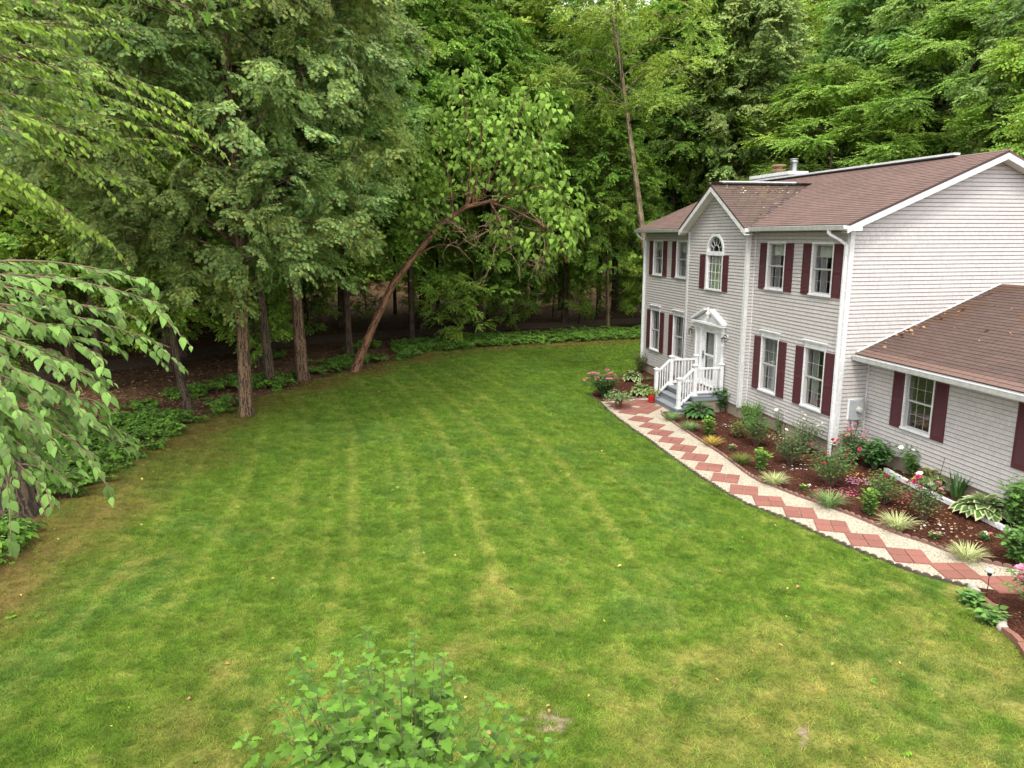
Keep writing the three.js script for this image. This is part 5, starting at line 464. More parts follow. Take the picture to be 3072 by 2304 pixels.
{ const t = thing('flower_pot', 'small bright red pot with yellow and orange flowers at the foot of the steps', 'flower pot', gr(1954, 1206, 0.055)), r = RNG(7); mesh('pot', G().lathe([[0.001, 0.02], [0.1, 0.02], [0.13, 0.2], [0.14, 0.2], [0.14, 0.22], [0.125, 0.22], [0.11, 0.18], [0.001, 0.17]], 0, 0, 0, 20), S(0.55, 0.015, 0.012, { roughness: 0.35 }), t); mesh('saucer', G().lathe([[0.001, 0], [0.13, 0], [0.16, 0.025], [0.15, 0.03], [0.12, 0.014], [0.001, 0.014]], 0, 0, 0, 20), S(0.45, 0.1, 0.06), t); const ms = []; for (let k = 0; k < 150; k++) { const a = r() * 6.3, R = 0.24 * Math.sqrt(r()), q = V(Math.cos(a) * R, 0.2 + r.r(0.02, 0.26), Math.sin(a) * R); ms.push({ m: MX(q, AX(V(Math.cos(a), r.s(0.6), Math.sin(a)), r.s(0.4)), 0.075 * r.r(0.7, 1.2)), s: 0.07 }); if (k % 12 === 0) { const f = mesh('flower', flowerG(6), k % 24 ? FL.yellow : FL.coral, t); f.position.copy(q).add(V(0, 0.06, 0.02)); f.rotation.set(r.s(0.6), r() * 6, r.s(0.6)); f.scale.setScalar(0.045); } } leaves(t, ms, gleaf('ovate', OVATE, 0.2, 0.2), PM.lime, 0); }
// thin plant supports and the stake light
for (const [px, py, h, l] of [[2352, 1306, 0.85, 'thin metal plant stake against the front wall between the lower windows'], [2790, 1420, 0.75, 'thin metal plant stake below the wing window'], [2800, 1500, 0.95, 'slanting metal plant stake beside the tall pink rose'], [2690, 1400, 0.6, 'short metal plant stake between peony and hydrangea']]) { const p = gp(px, py), o = mesh(numbered('plant_stake'), G().tube([V(0, -0.02, 0), V(px === 2800 ? 0.02 : 0, h * 0.5, px === 2800 ? -0.06 : 0), V(px === 2800 ? 0.04 : 0.0, h, px === 2800 ? -0.13 : 0)], [0.007, 0.007, 0.006], 5), mat.black, scene); o.position.copy(p); o.userData = { label: l, category: 'plant stake', group: 'metal plant stakes' }; }
{ const t = thing('stake_light', 'small white topped stake light at the end of the path', 'light', gr(2957, 1800, 0.03)); mesh('stake', G().tube([V(0, -0.03, 0), V(0, 0.42, 0)], [0.006, 0.006], 6), mat.black, t); mesh('head', G().lathe([[0.001, 0.4], [0.03, 0.4], [0.035, 0.45], [0.001, 0.46]], 0, 0, 0, 10), mat.black, t); mesh('top', G().lathe([[0.02, 0.46], [0.07, 0.465], [0.05, 0.5], [0.001, 0.515]], 0, 0, 0, 12), mat.white, t); }
{ // mulch chips, fallen petals and leaves
  const r = RNG(61), chip = G().box(-0.5, 0, -0.12, 0.5, 0.1, 0.12).geo(), m = [], c = []; const beds = [bedMain, [...LEFTBED, [-8.9, 3.6], [-7.9, 3.65], [-7.6, 3.55], [-7.8, 1.95], [-7.4, 0.3]], [[7.2, 2.2], [8.9, 3.1], [10, 3], [10, 0.5], [8.4, 0.5]]]; for (let k = 0; k < 26000; k++) { const x = r.r(-13, 10), z = r.r(-0.8, 3.7); if (!beds.some((b) => inPoly(b, x, z))) continue; m.push(MX(V(x, 0.038, z), EU(r.s(0.3), r() * 6.3, r.s(0.3)), r.r(0.02, 0.055))); const v = r.r(0.4, 1.15), q = r(); c.push(q > 0.94 ? [0.32 * v, 0.15 * v, 0.06 * v] : [0.095 * v, 0.036 * v, 0.023 * v]); } const o = copies('mulch', chip, S(1, 1, 1, { roughness: 1 }), m, c, scene); Object.assign(o.userData, { label: 'red brown wood chip mulch in the garden beds', category: 'mulch' });
  const pm = [], pc = [], drop = (px, py, R, n, col) => { const p = gp(px, py); for (let k = 0; k < n; k++) { const a = r() * 6.3, q = R * Math.sqrt(r()); pm.push(MX(V(p.x + Math.cos(a) * q, 0.05 + r() * 0.012, p.z + Math.sin(a) * q), EU(r.s(0.3), r() * 6, r.s(0.3)), r.r(0.014, 0.03))); const v = r.r(0.7, 1); pc.push(col.map((e) => e * v)); } }; drop(2500, 1478, 0.55, 130, [0.6, 0.12, 0.2]); drop(2575, 1448, 0.3, 60, [0.75, 0.3, 0.5]); drop(2390, 1405, 0.35, 26, [0.8, 0.75, 0.68]); drop(2690, 1490, 0.4, 50, [0.5, 0.05, 0.1]); drop(2178, 1280, 0.2, 20, [0.8, 0.62, 0.6]); drop(2770, 1580, 0.5, 24, [0.8, 0.7, 0.6]); drop(2330, 1315, 0.35, 30, [0.75, 0.65, 0.45]); drop(2600, 1440, 0.5, 60, [0.5, 0.25, 0.06]); drop(2760, 1540, 0.6, 70, [0.45, 0.22, 0.07]); drop(2850, 1600, 0.6, 60, [0.5, 0.28, 0.12]); const f = copies('petals', flowerG(5), petal(1, 1, 1), pm, pc, scene); Object.assign(f.userData, { label: 'fallen rose petals and leaves scattered on the mulch', category: 'petals' });
}
{ // trees that stand out
  const g1 = 'trees along the edge of the lawn', lawnward = [3.2, -2.2];
  tree('oak_tree', 'oak with a straight brown trunk standing alone on the lawn edge, pale glossy leaves', g1, { p: gr(740, 1245), h: 19, cb: 4.2, cr: 5.0, tr: 0.2, kind: 'oak', leaf: LM.oak, bark: mat.barkOak, seed: 101, n: 105, per: 26, side: [1.6, 0.2], lean: [-0.03, -0.02], clump: 1.2 });
  tree('oak_tree', 'dark slim trunk just behind the lone brown oak, leaning slightly', g1, { p: gr(812, 1150), h: 18, cb: 6, cr: 3.4, tr: 0.17, kind: 'oak', leaf: LM.blue, bark: mat.barkDark, seed: 102, n: 34, per: 18, lean: [0.0, 0.035] });
  tree('oak_tree', 'large furrowed grey brown trunk between the lone oak and the leaning tree', g1, { p: gr(909, 1136), h: 21, cb: 4.9, cr: 4.8, tr: 0.23, kind: 'oak', leaf: LM.blue, bark: mat.barkOak, seed: 103, n: 105, per: 26, side: [2.0, 0.8], lean: [0, 0.01] });
  tree('oak_tree', 'massive dark furrowed trunk at the far left corner of the lawn', g1, { p: gr(35, 1540), h: 17, cb: 7, cr: 4.5, tr: 0.42, kind: 'oak', leaf: LM.oak, bark: mat.barkDark, seed: 104, n: 34, per: 16, lean: [-0.03, 0.04] });
  tree('forked_tree', 'crooked dark forked tree in the shade beside the lone oak', g1, { p: gr(565, 1225), h: 9, cb: 3.4, cr: 2.6, tr: 0.13, kind: 'maple', leaf: LM.maple, bark: mat.barkDark, seed: 105, n: 20, per: 14, lean: [0.02, 0.13], wob: 0.7 });
  tree('young_tree', 'thin brown young trunk at the back of the lawn near the house', g1, { p: gr(1824, 994), h: 12, cb: 4.2, cr: 2.6, tr: 0.12, kind: 'maple', leaf: LM.maple, bark: mat.barkOak, seed: 106, n: 26, per: 15, wob: 0.1 });
  tree('maple_tree', 'maple with twin dark stems rising from the green border at the back of the lawn', g1, { p: gr(1440, 1000), h: 17, cb: 2.6, cr: 4.6, tr: 0.2, kind: 'maple', leaf: LM.maple, bark: mat.barkDark, seed: 107, n: 80, per: 24, side: [1, 0] });
  tree('tall_pale_tree', 'tall pale bare trunk rising behind the left end of the house roof', g1, { p: at(1978, 780, 41).setY(0), h: 22, cb: 12, cr: 4.2, tr: 0.21, kind: 'beech', leaf: LM.far, bark: mat.barkPale, seed: 108, n: 32, per: 16, lean: [-0.036, 0.16], wob: 0.4 });
  tree('beech_tree', 'beech with flat layered bright green sprays just behind the house chimney', g1, { p: V(-23.5, 0, -15.5), h: 15, cb: 4.5, cr: 5.2, tr: 0.2, kind: 'beech', leaf: LM.beech, bark: mat.barkPale, seed: 109, n: 60, per: 24, flat: 0.22, dip: 0.12, side: [2.0, 0.8] });
  tree('beech_tree', 'beech with layered sprays arching above the ridge of the house roof', g1, { p: V(-17, 0, -19.5), h: 17, cb: 5, cr: 5.4, tr: 0.22, kind: 'beech', leaf: LM.beech, bark: mat.barkDark, seed: 110, n: 60, per: 24, flat: 0.3, dip: 0.15, side: [1.2, 1.6] });
}
{ // the woods: every tree is one, set out row behind row
  const r = RNG(77), spots = [], kinds = [['maple', LM.maple, mat.barkDark], ['far', LM.far, mat.barkDark], ['oak', LM.oak, mat.barkOak], ['maple', LM.blue, mat.barkDark], ['beech', LM.beech, mat.barkDark], ['far', LM.far, mat.barkOak]];
  const words = { maple: 'maple', far: 'broadleaf', oak: 'oak', beech: 'beech' };
  const dead = spots.concat([]); const fixed = [[-8.2, 15.6], [-13.3, 15.3], [-14.3, 14.2], [0, 19.1], [-9, 17.5], [-26.4, -3.1], [-27.8, 4.8], [-24, -8.3], [-23.5, -15.5], [-17, -19.5], [-15.7, 12.1]];
  const ok = (x, z, m) => fixed.every(([a, b]) => Math.hypot(a - x, b - z) > m) && spots.every(([a, b]) => Math.hypot(a - x, b - z) > m);
  for (let k = 0; k < 6000 && spots.length < 88; k++) { const d = k < 3000 ? r.r(26, 62) : r.r(45, 95), px = r.r(-380, 3420), q = sight(px, 1152), p = EYE.clone().addScaledVector(V(q.x, 0, q.z), d); const e = onLawn(p.x, p.z), behind = p.x > -22 && p.z < 6; if (behind ? (p.z > -17.5 || p.x > 6) : e > -2.2) continue; if (!ok(p.x, p.z, d < 40 ? 3.6 : d < 60 ? 4.2 : 5.2)) continue; const rd = V(p.x, 0, p.z); if (Math.abs(p.x + 28) < 2.3 && p.z < 20 && p.z > -10) continue; spots.push([p.x, p.z, d]); }
  spots.forEach(([x, z, d], k) => { const q = d < 44 ? kinds[[0, 2, 3, 4][k % 4]] : kinds[k % 6], big = r.r(0, 1), h = d < 44 ? r.r(16.5, 21) : r.r(20, 26), front = d < 48;
    const pc = V(x, 1.5, z).sub(EYE), px = 1536 + 2222.9 * pc.dot(RIGHT) / pc.dot(FWD), where = px < 620 ? 'left of the lone oak' : px < 1280 ? 'behind the lone oak and the leaning tree' : px < 1930 ? 'beyond the back edge of the lawn' : px < 2500 ? 'behind the chimney end of the house' : 'above the right half of the house roof', look = { maple: 'green maple', far: 'yellow green broadleaf tree', oak: 'oak', beech: 'light green layered beech' }[q[0]];
    tree('woodland_tree', (front ? 'tall ' : 'distant ') + look + ' in the woods ' + where, 'woodland trees ' + where, { p: V(x, 0, z), h, cb: front ? r.r(3.6, 6) : r.r(4, 8), cr: r.r(3.4, 4.8), tr: r.r(0.13, 0.3), kind: d > 48 && q[0] !== 'beech' ? 'far' : q[0], leaf: q[1], bark: q[2], seed: 500 + k, n: front ? 64 : 54, per: front ? 24 : 20, sc: d > 60 ? 1.25 : 1.05, clump: d > 60 ? 1.6 : 1.4, sides: 7, twigs: front ? 2 : 1 }); });
  console.log('woodland trees', spots.length);
  // understory saplings and bushes in the shade
  const sp = []; for (let k = 0; k < 4000 && sp.length < 84; k++) { const d = r.r(24, 92), px = r.r(-100, 2600), q = sight(px, 1152), p = EYE.clone().addScaledVector(V(q.x, 0, q.z), d), e = onLawn(p.x, p.z); if (p.x > -22 && p.z < 6) { if (p.z > -15 || p.x > 0) continue; } else if (e > -1.2) continue; if (sp.some(([a, b]) => Math.hypot(a - p.x, b - p.z) < 2.2)) continue; sp.push([p.x, p.z, d]); }
  sp.forEach(([x, z, d], k) => tree('understory_sapling', (k % 3 ? 'thin maple sapling' : 'thin beech sapling') + ' in the shade of the woods ' + (() => { const pc = V(x, 1, z).sub(EYE), px = 1536 + 2222.9 * pc.dot(RIGHT) / pc.dot(FWD); return px < 620 ? 'left of the lone oak' : px < 1280 ? 'behind the leaning tree' : 'beyond the back of the lawn'; })(), 'understory saplings', { p: V(x, 0, z), h: r.r(2, 6.5), cb: r.r(0.5, 1.2), cr: r.r(0.9, 1.9), tr: 0.045, kind: k % 3 ? 'maple' : 'beech', leaf: k % 2 ? LM.maple : LM.beech, bark: mat.barkDark, seed: 900 + k, n: 16, per: 9, clump: 0.6, sc: 0.7, sides: 5, twigs: 1, wob: 0.3, cat: 'sapling' }));
}
{ // the woods go on: far off they read as one mass of foliage
  const r = RNG(99), ms = [], cs = []; for (let k = 0; k < 9000; k++) { const d = r.r(96, 125), px = r.r(-900, 4000), q = sight(px, 1152), p = EYE.clone().addScaledVector(V(q.x, 0, q.z), d); p.y = Math.pow(r(), 0.9) * 19; ms.push(MX(p, EU(r.s(0.6), r() * 6.3, r.s(0.5)), r.r(2.2, 3.6))); const v = r.r(0.7, 1.25); cs.push([v * 1.05, v, v * 0.9]); }
  const o = copies('far_woods', SPRAY.far[0], LM.far, ms, cs, scene); Object.assign(o.userData, { label: 'far off green woods closing the view behind all the trees', category: 'woods' });
}
{ // low green border where the lawn meets the woods
  const r = RNG(31), m = [[], []], c = [[], []]; for (let k = 0; k < 46000; k++) { const x = r.r(-30, 4), z = r.r(-12, 28), e = onLawn(x, z); if (e > 0.3 || e < -9) continue; const w = fbm(x * 0.5 + 2, z * 0.5, 3), back = x < -15 && z < 10; const lim = back ? -3.4 : -2.2 - 9 * Math.max(0, w - 0.42); if (e < lim || (!back && w < 0.43) || r() > 0.85) continue; const b = r.i(2), hgt = (0.1 + 0.28 * r() * (back ? 1 : 0.6 + w)); m[b].push(MX(V(x, hgt * 0.6, z), EU(r.s(0.4), r() * 6.3, r.s(0.4)), r.r(0.7, 1.3))); const v = r.r(0.65, 1.25); c[b].push([v, v, v * 0.9]); }
  for (const b of [0, 1]) { const o = copies(b ? 'ground_cover_001' : 'ground_cover', SPRAY.low[b], LM.low, m[b], c[b], scene); Object.assign(o.userData, { label: b ? 'lobed low green ground cover along the shaded lawn edge' : 'small leaved low green ground cover along the shaded lawn edge', category: 'ground cover' }); }
  // leaf litter on the forest floor
  const lg = leafGeo(OVATE, 0.2, 0.3).geo(), q = [], d = []; for (let k = 0; k < 16000; k++) { const dd = 18 + 50 * r() * r(), px = r.r(-200, 2100), s = sight(px, 1152), p = EYE.clone().addScaledVector(V(s.x, 0, s.z), dd); if (onLawn(p.x, p.z) > -0.2 || (p.x > -22 && p.z < 6)) continue; q.push(MX(V(p.x, 0.01, p.z), EU(r.s(0.5), r() * 6.3, r.s(0.5)), r.r(0.09, 0.17))); const v = r.r(0.4, 1); d.push([0.21 * v, 0.105 * v, 0.055 * v]); } const o = copies('leaf_litter', lg, S(1, 1, 1, { roughness: 1, side: THREE.DoubleSide, vertexColors: true }), q, d, scene); Object.assign(o.userData, { label: 'dry brown leaf litter on the shaded forest floor', category: 'leaf litter' });
}
{ // the grass itself
  const r = RNG(41), g = G(); for (let k = 0; k < 26; k++) { const a = r() * 6.3, d = 0.11 * Math.sqrt(r()), b = V(Math.cos(a) * d, 0, Math.sin(a) * d), h = r.r(0.025, 0.06), l = V(r.s(0.04), h, r.s(0.04)), w = V(-Math.sin(a + 1), 0, Math.cos(a + 1)).multiplyScalar(r.r(0.003, 0.0055)); const v = r.r(0.7, 1.3); g.colour(v, v, v); const p0 = b.clone().sub(w), p1 = b.clone().add(w), p2 = b.clone().addScaledVector(l, 0.6).addScaledVector(w, 0.7), p3 = b.clone().addScaledVector(l, 0.6).addScaledVector(w, -0.7), tip = b.clone().add(l).add(V(l.x * 0.6, -0.004, l.z * 0.6)); g.tri(p0, p1, p2).tri(p0, p2, p3).tri(p3, p2, tip); }
  const gg = g.geo(), ms = [], cs = []; const yardIn = (x, z) => inPoly(YARD, x, z) || (x > -13.3 && x < 9.3 && z < 0.05 && z > -9);
  const put = (n, x0, x1, z0, z1, s0, s1) => { for (let k = 0; k < n; k++) { const x = r.r(x0, x1), z = r.r(z0, z1), p = V(x, 0, z), e = onLawn(x, z); if (e < -0.2 || !seen(p, 0.12) || yardIn(x, z)) continue; const [R, Gc, B, s, y, d] = lawnColour(x, z); if (r() < s * 0.8 || r() < d * 0.9) continue; ms.push(MX(V(x, 0, z), EU(r.s(0.12), r() * 6.3, r.s(0.12)), V(1, r.r(0.7, 1.25) * (1 - 0.3 * y), 1).multiplyScalar(r.r(s0, s1)))); const v = r.r(0.75, 1.4); cs.push([R * 1.1 * v * r.r(0.9, 1.15), Gc * 1.12 * v, B * v]); } };
  put(34000, -2, 13, 3, 20, 0.75, 1.15); put(24000, -12, -2, 2, 19, 0.95, 1.35); put(20000, -24, -12, -6, 16, 1.1, 1.6);
  console.log('grass', ms.length); const o = copies('grass', gg, (() => { const q = leafM(1, 1, 1, 0.3, 0, 0.5); return q; })(), ms, cs, scene); Object.assign(o.userData, { label: 'short mown green and yellowing lawn grass', category: 'grass' });

  // clover and weeds, and a few fallen leaves lying in the grass
  const wm = [], wc = [], lm = [], lc = []; for (let k = 0; k < 5200; k++) { const x = r.r(-22, 12.5), z = r.r(-4, 19), e = onLawn(x, z); if (e < 0.2 || !seen(V(x, 0, z), 0.1) || yardIn(x, z)) continue; const cl = fbm(x * 1.1 + 50, z * 1.1, 3); if (cl > 0.62 || r() < 0.03) { wm.push(MX(V(x, 0.02, z), EU(r.s(0.3), r() * 6.3, r.s(0.3)), r.r(0.15, 0.34))); const v = r.r(0.8, 1.4); wc.push([v * 1.1, v * 1.05, v * 0.7]); } if (r() < 0.05) { lm.push(MX(V(x, 0.045, z), EU(r.s(0.5), r() * 6.3, r.s(0.5)), r.r(0.035, 0.08))); const v = r.r(0.5, 1); lc.push(r() < 0.6 ? [0.5 * v, 0.38 * v, 0.1 * v] : [0.34 * v, 0.18 * v, 0.07 * v]); } }
  const w = copies('lawn_weeds', SPRAY.low[0], LM.low, wm, wc, scene); Object.assign(w.userData, { label: 'clover and broad leaved weeds scattered through the lawn', category: 'weeds' }); const l = copies('fallen_leaves', leafGeo(OVATE, 0.2, 0.3).geo(), S(1, 1, 1, { roughness: 1, side: THREE.DoubleSide, vertexColors: true }), lm, lc, scene); Object.assign(l.userData, { label: 'yellow and brown fallen leaves lying on the lawn', category: 'leaves' });
}
// ---------------------------------------------------------------- leaning tree, overhanging branches, foreground shrub
{ // leaning tree with big heart shaped leaves and a tangle of dead twigs
  const base = gr(1062, 1112), t = thing('leaning_tree', 'leaning brown tree with large light green leaves and a tangle of dead twigs', 'tree', base), L = (px, py, d) => at(px, py, d).sub(base), r = RNG(201);
  const tr = [L(1062, 1122, 31.9), L(1085, 1058, 31.9), L(1125, 965, 31.7), L(1183, 846, 31.4), L(1237, 777, 31.2), L(1322, 674, 30.8), L(1400, 620, 30.4), L(1466, 605, 30)]; mesh('trunk', G().tube(tr, [0.26, 0.185, 0.16, 0.15, 0.135, 0.11, 0.095, 0.08], 10), mat.barkRed, t);
  const wood = G(), dead = G(), items = []; const limbs = [ // picture position and distance along each limb
    [[1466, 605, 30], [1540, 630, 29.7], [1611, 665, 29.4], [1690, 690, 29.2]], [[1466, 605, 30], [1530, 590, 29.8], [1620, 560, 29.4], [1690, 600, 29.2], [1715, 690, 29.1]], [[1400, 620, 30.4], [1440, 540, 30.2], [1470, 470, 30], [1560, 440, 29.6], [1660, 500, 29.2]], [[1430, 610, 30.3], [1480, 520, 30], [1560, 340, 29.8], [1590, 270, 29.8]], [[1400, 620, 30.4], [1415, 500, 30.3], [1400, 350, 30.2], [1385, 250, 30.2]], [[1322, 674, 30.8], [1290, 620, 30.9], [1250, 600, 31], [1205, 630, 31]], [[1360, 650, 30.6], [1350, 540, 30.6], [1310, 420, 30.6], [1290, 360, 30.6]], [[1420, 615, 30.3], [1440, 480, 30.2], [1450, 360, 30.1], [1470, 300, 30]], [[1500, 600, 29.9], [1580, 500, 29.6], [1640, 380, 29.5], [1660, 330, 29.5]], [[1240, 775, 31.2], [1300, 740, 31], [1370, 740, 30.7], [1420, 790, 30.4]], [[1611, 665, 29.4], [1660, 700, 29.2], [1690, 740, 29.1], [1700, 790, 29]], [[1300, 700, 30.9], [1270, 690, 31], [1230, 690, 31.1], [1215, 700, 31.2]], [[1470, 600, 30], [1500, 660, 29.8], [1520, 700, 29.7], [1525, 720, 29.6]]];
  limbs.forEach((l, k) => { const P = new THREE.CatmullRomCurve3(l.map((q) => L(...q))).getPoints(10); wood.tube(P, P.map((_, i) => lerp(0.06, 0.012, i / 10)), 6, false); });
  const tuft = (c, R0, n, fl = 0.7) => { const R = R0 * 1.35; { for (let k = 0; k < n * 1.6; k++) { const u = V(r.s(), r.s(fl), r.s()).normalize().multiplyScalar(R * Math.cbrt(r.r(0.15, 1))), p = c.clone().add(u), d = V(u.x, -0.5 + r.s(0.3) - 0.3 * R, u.z); items.push({ m: MX(p, AX(d, r.s(0.6)), V(1, 1, 0.95).multiplyScalar(r.r(0.16, 0.29))), s: 0.3 }); } }; };
  for (const [px, py, d, R, n] of [[1390, 250, 30.2, 0.7, 46], [1400, 330, 30.2, 0.9, 70], [1320, 370, 30.6, 0.9, 66], [1480, 350, 30, 0.9, 70], [1590, 290, 29.8, 0.7, 50], [1660, 340, 29.5, 0.7, 46], [1560, 400, 29.7, 0.9, 66], [1430, 430, 30.1, 1.1, 90], [1320, 460, 30.6, 0.9, 60], [1520, 480, 29.8, 1.0, 76], [1400, 510, 30.2, 0.8, 50], [1600, 480, 29.5, 0.8, 50], [1560, 540, 29.6, 0.8, 60], [1640, 560, 29.3, 0.8, 60], [1690, 610, 29.2, 0.75, 60], [1705, 680, 29.1, 0.65, 50], [1700, 730, 29, 0.5, 34], [1260, 600, 31, 0.9, 60], [1310, 620, 30.8, 0.8, 46], [1215, 640, 31.1, 0.6, 34], [1265, 670, 31, 0.6, 36], [1520, 700, 29.6, 0.5, 30], [1610, 740, 29.3, 0.6, 36], [1680, 720, 29.1, 0.6, 36], [1280, 530, 30.7, 0.7, 40]]) tuft(L(px, py, d), R, n);
  // dead twigs: crooked, tan
  const twig = (a, dir, len, w, dep) => { let p = a.clone(), d = dir.clone(); const P = [p.clone()]; for (let k = 0; k < 4; k++) { d.add(V(r.s(0.35), r.s(0.35), r.s(0.35))).normalize(); p.addScaledVector(d, len / 4); P.push(p.clone()); if (dep && r() < 0.75) twig(p.clone(), d.clone().add(V(r.s(0.9), r.s(0.9), r.s(0.9))).normalize(), len * 0.55, w * 0.6, dep - 1); } dead.tube(P, P.map((_, i) => Math.max(0.004, w * (1 - i / 5))), 4, false); };
  for (const [px, py, d, n] of [[1400, 720, 30.3, 6], [1450, 690, 30, 7], [1520, 730, 29.7, 6], [1420, 570, 30.2, 5], [1600, 690, 29.4, 5], [1590, 770, 29.4, 4]]) for (let k = 0; k < n; k++) twig(L(px, py, d).add(V(r.s(0.5), r.s(0.4), r.s(0.5))), V(r.s(), r.s(0.7), r.s()).normalize(), r.r(0.8, 1.6), 0.014, 2);
  stuff(mesh('limb', wood, mat.barkRed, t)); stuff(mesh('dead_twigs', dead, mat.deadTwig, t)); leaves(t, items, gleaf('heart', HEART, 0.22, 0.25), LM.bright, 300);
}
const ovL = leafGeo(OVATE, 0.2, 0.28).geo(), lobL = leafGeo(LOBED, 0.34, 0.4).geo(), oakL = leafGeo(OAK, 0.2, 0.2).geo();
{ // trees outside the picture whose lower branches hang into it
  const mk = (name, label, base, h, tr, barkM) => { const t = thing(name, label, 'tree', base); mesh('trunk', G().tube([V(0, -0.2, 0), V(0, 0.4, 0), V(0.05, h * 0.4, 0.05), V(0.1, h, 0)], [tr * 1.5, tr * 1.1, tr * 0.85, tr * 0.2], 10), barkM, t); return t; };
  const hang = (t, twigs, o) => { const base = t.position, r = RNG(o.seed), wood = G(), items = []; t.updateMatrixWorld(); for (const [a, b, sag, limbY] of twigs) { const A = at(...a).sub(base), B = at(...b).sub(base), M = A.clone().lerp(B, 0.5).add(V(0, sag * A.distanceTo(B), 0)), c = new THREE.QuadraticBezierCurve3(A, M, B), Lg = c.getLength(); const root = V(0.03, limbY ?? A.y + 0.5, 0.03); if (limbY !== null) wood.tube(new THREE.QuadraticBezierCurve3(root, root.clone().lerp(A, 0.5).add(V(0, 0.35, 0)), A).getPoints(6), [0.05, 0.04, 0.034, 0.028, 0.022, 0.018, 0.014], 6, false); const P = c.getPoints(14); wood.tube(P, P.map((_, k) => lerp(0.011, 0.003, k / 14)), 5, false);
      const tw = (cv, L2, sp, lf) => { const n = Math.floor(L2 / sp); for (let k = 0; k < n; k++) { if (r() < 0.14) continue; const s = (k + r.r(0.3, 1)) / n, p = cv.getPoint(Math.min(1, s)), d = cv.getTangent(Math.min(1, s)), side = V().crossVectors(d, V(0, 1, 0)).normalize().multiplyScalar(k % 2 ? 1 : -1), v = d.clone().multiplyScalar(r.r(0.7, 1)).addScaledVector(side, r.r(0.25, 0.8)).add(V(r.s(0.12), -(o.hang ?? 0.5) * r.r(0.3, 1.3), r.s(0.12))); const len = lf * r.r(0.5, 1.3) * (s > 0.9 ? 0.7 : 1); items.push({ m: MX(p, AX(v, r.s(0.5)), V(len, len, len * r.r(0.75, 1.05))), s: len }); } };
      tw(c, Lg, o.gap, o.leaf); let s = 0.05; for (let k = 0; s < 0.95; k++, s += r.r(0.06, 0.17) / Lg) { const p = c.getPoint(s), d = c.getTangent(s), side = V().crossVectors(d, V(0, 1, 0)).normalize().multiplyScalar(k % 2 ? 1 : -1), l = r.r(0.18, 0.75) * (1.05 - s * 0.65) * (o.bl ?? 1), q = p.clone().addScaledVector(d, l * r.r(0.5, 1)).addScaledVector(side, l * r.r(0.3, 0.9)).add(V(0, l * r.r(-0.55, 0.12), 0)), c2 = new THREE.QuadraticBezierCurve3(p, p.clone().lerp(q, 0.5).add(V(r.s(0.05), r.r(0, 0.1), r.s(0.05))), q); wood.tube(c2.getPoints(5), [0.005, 0.004, 0.004, 0.003, 0.003, 0.002], 4, false); tw(c2, l, o.gap, o.leaf * 0.92); } }
    stuff(mesh('limb', wood, mat.twig, t)); leaves(t, items, o.geo, o.leafM, 300); console.log(t.name, items.length); };
  const b1 = mk('birch_tree', 'birch outside the left edge whose drooping leafy branches hang in at the lower left', V(10.2, 0, 18.6), 13, 0.16, mat.barkPale);
  hang(b1, [[[-160, 800, 4.6], [455, 850, 5.0], 0.16, 5.4], [[-150, 830, 4.5], [495, 915, 4.8], 0.14, 5.4], [[-150, 880, 4.4], [320, 1080, 4.6], 0.12, 5.2], [[-160, 900, 4.9], [510, 1040, 5.6], 0.12, 5.4], [[-150, 960, 4.3], [330, 1175, 4.5], 0.13, 5.0], [[-160, 1000, 4.7], [230, 1085, 4.9], 0.12, 5.0], [[-150, 1060, 4.2], [285, 1220, 4.4], 0.14, 4.8], [[-140, 1080, 4.5], [355, 1310, 4.6], 0.12, 4.8], [[-150, 1130, 4.3], [390, 1350, 4.7], 0.13, 4.6], [[-150, 1150, 4.1], [290, 1368, 4.3], 0.12, 4.6], [[-150, 1180, 4.4], [205, 1388, 4.4], 0.12, 4.4], [[-140, 1230, 4.2], [230, 1465, 4.3], 0.14, 4.4], [[-140, 1260, 4.1], [180, 1515, 4.2], 0.16, 4.2], [[-150, 840, 5.2], [380, 960, 5.6], 0.1, 5.5]], { seed: 301, gap: 0.022, leaf: 0.084, geo: ovL, leafM: LM.birch ??= leafM(0.14, 0.25, 0.05, 0.38, 0.16, 0.36), hang: 0.32 });
  const b2 = mk('birch_tree', 'birch outside the left edge with bright green sprays reaching in at the upper left', V(6.0, 0, 20.6), 17, 0.2, mat.barkPale);
  hang(b2, [[[-160, 60, 7.6], [250, 95, 8.2], 0.1, 8.8], [[-160, 100, 7.8], [580, 315, 8.6], 0.12, 9.0], [[-150, 150, 7.6], [520, 330, 8.3], 0.12, 8.8], [[-160, 200, 8.0], [645, 425, 9.0], 0.13, 8.6], [[-150, 260, 7.8], [560, 430, 8.8], 0.1, 8.4], [[-150, 320, 8.0], [480, 450, 8.8], 0.1, 8.0], [[-150, 380, 8.2], [400, 560, 9.0], 0.12, 7.8], [[-160, 470, 7.8], [335, 725, 8.6], 0.13, 7.4], [[-160, 520, 8.0], [300, 700, 8.8], 0.12, 7.2], [[-150, 60, 8.6], [415, 100, 9.4], 0.06, 9.4], [[-150, 10, 8.4], [330, 30, 9], 0.08, 9.6], [[-150, 420, 7.4], [220, 640, 8], 0.12, 7.4], [[-150, 300, 7.2], [260, 420, 7.8], 0.1, 8.0]], { seed: 302, gap: 0.03, leaf: 0.085, geo: ovL, leafM: LM.birch2 ??= leafM(0.19, 0.3, 0.035, 0.44, 0.08, 0.4), hang: 0.35, bl: 1.6 });
  const b3 = mk('oak_tree', 'oak outside the left edge with lobed leaves hanging across the top', V(9.5, 0, 21.5), 15, 0.26, mat.barkOak);
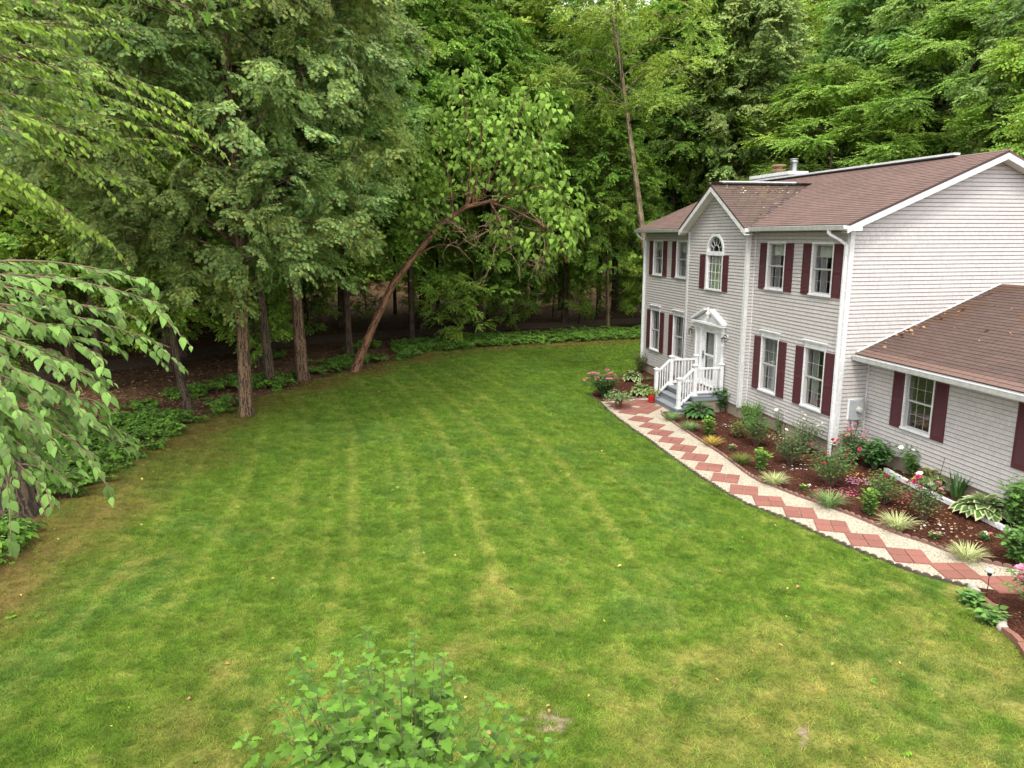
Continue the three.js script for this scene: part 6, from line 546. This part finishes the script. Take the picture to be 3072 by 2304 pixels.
  hang(b3, [[[-200, -140, 5.4], [120, 10, 5.2], 0.02, 8.6], [[-200, -160, 5.2], [430, -30, 5.2], 0.04, 8.8], [[-100, -190, 5.0], [560, 20, 5.0], 0.05, 8.8], [[0, -200, 5.0], [640, 0, 5.1], 0.05, 9], [[100, -220, 4.9], [740, -10, 5.0], 0.04, 9], [[-250, 320, 5.4], [60, 400, 5.4], 0.05, 7.0], [[-250, 260, 5.6], [40, 340, 5.6], 0.05, 7.2]], { seed: 303, gap: 0.09, leaf: 0.15, geo: oakL, leafM: LM.oak2 ??= leafM(0.1, 0.21, 0.02, 0.5, 0.2, 0.4), hang: 0.85, bl: 0.6 });
}
{ // shrub in the foreground
  const base = V(11.35, 0, 11.95), t = thing('foreground_shrub', 'bright green lobed leaf shrub in the foreground at the bottom of the view', 'shrub', base), r = RNG(401), wood = G(), items = [], tips = [];
  for (const [px, py, d] of [[1100, 1890, 5.5], [890, 1955, 5.6], [1240, 1905, 5.6], [1370, 2035, 5.7], [1525, 2125, 5.8], [1650, 2230, 5.9], [730, 2215, 5.4], [880, 2050, 5.3], [1010, 1965, 5.2], [1150, 1960, 5.8], [1300, 1980, 5.8], [1020, 2050, 5.0], [1200, 2040, 5.1], [1120, 2130, 4.8], [1360, 2130, 5.2], [960, 2120, 4.9], [1450, 2210, 5.4], [1580, 2270, 5.6], [1050, 2220, 4.6], [1250, 2220, 4.8], [900, 2220, 4.8], [1400, 2280, 5.0], [1150, 2290, 4.5], [1330, 1970, 5.7], [930, 2000, 5.8]]) tips.push(at(px, py, d).sub(base)); for (let k = 0; k < 34; k++) { const a = r() * 6.3, R = 1.2 * Math.sqrt(r()); tips.push(V(Math.cos(a) * R, 2.45 - 0.55 * R * R + r.s(0.2), Math.sin(a) * R)); }
  tips.forEach((T, i) => { const a = i * 2.4, b0 = V(Math.cos(a) * 0.12, 0, Math.sin(a) * 0.12), M = V(T.x * 0.45 + b0.x, T.y * 0.55, T.z * 0.45 + b0.z), c = new THREE.QuadraticBezierCurve3(b0, M, T), P = c.getPoints(8); wood.tube(P, P.map((_, k) => lerp(0.014, 0.003, k / 8)), 5, false); const n = 16; for (let k = 0; k < n; k++) { const s = lerp(0.25, 1, (k + 0.6) / n), p = c.getPoint(s), e = k * 1.57 + i; for (const sg of [0, PI]) { const d = V(Math.cos(e + sg), 0.25 - 0.55 * (1 - s) + r.s(0.25), Math.sin(e + sg)), len = lerp(0.145, 0.06, Math.pow(s, 5)) * r.r(0.8, 1.2), q = p.clone().addScaledVector(d, 0.035); wood.tube([p, q], [0.002, 0.0015], 3, false); items.push({ m: MX(q, AX(d, r.s(0.35)), V(len, len, len)), s: len }); } } for (let k = 0; k < 3; k++) { const d = V(Math.cos(k * 2.1 + i), 0.8, Math.sin(k * 2.1 + i)); items.push({ m: MX(T, AX(d, r.s(0.3)), r.r(0.04, 0.06)), s: 0.05 }); } });
  stuff(mesh('stem', wood, mat.stem, t)); leaves(t, items, lobL, LM.shrub ??= leafM(0.105, 0.215, 0.022, 0.36, 0.14, 0.35), 300); console.log('shrub leaves', items.length);
}
renderer.render(scene, camera);
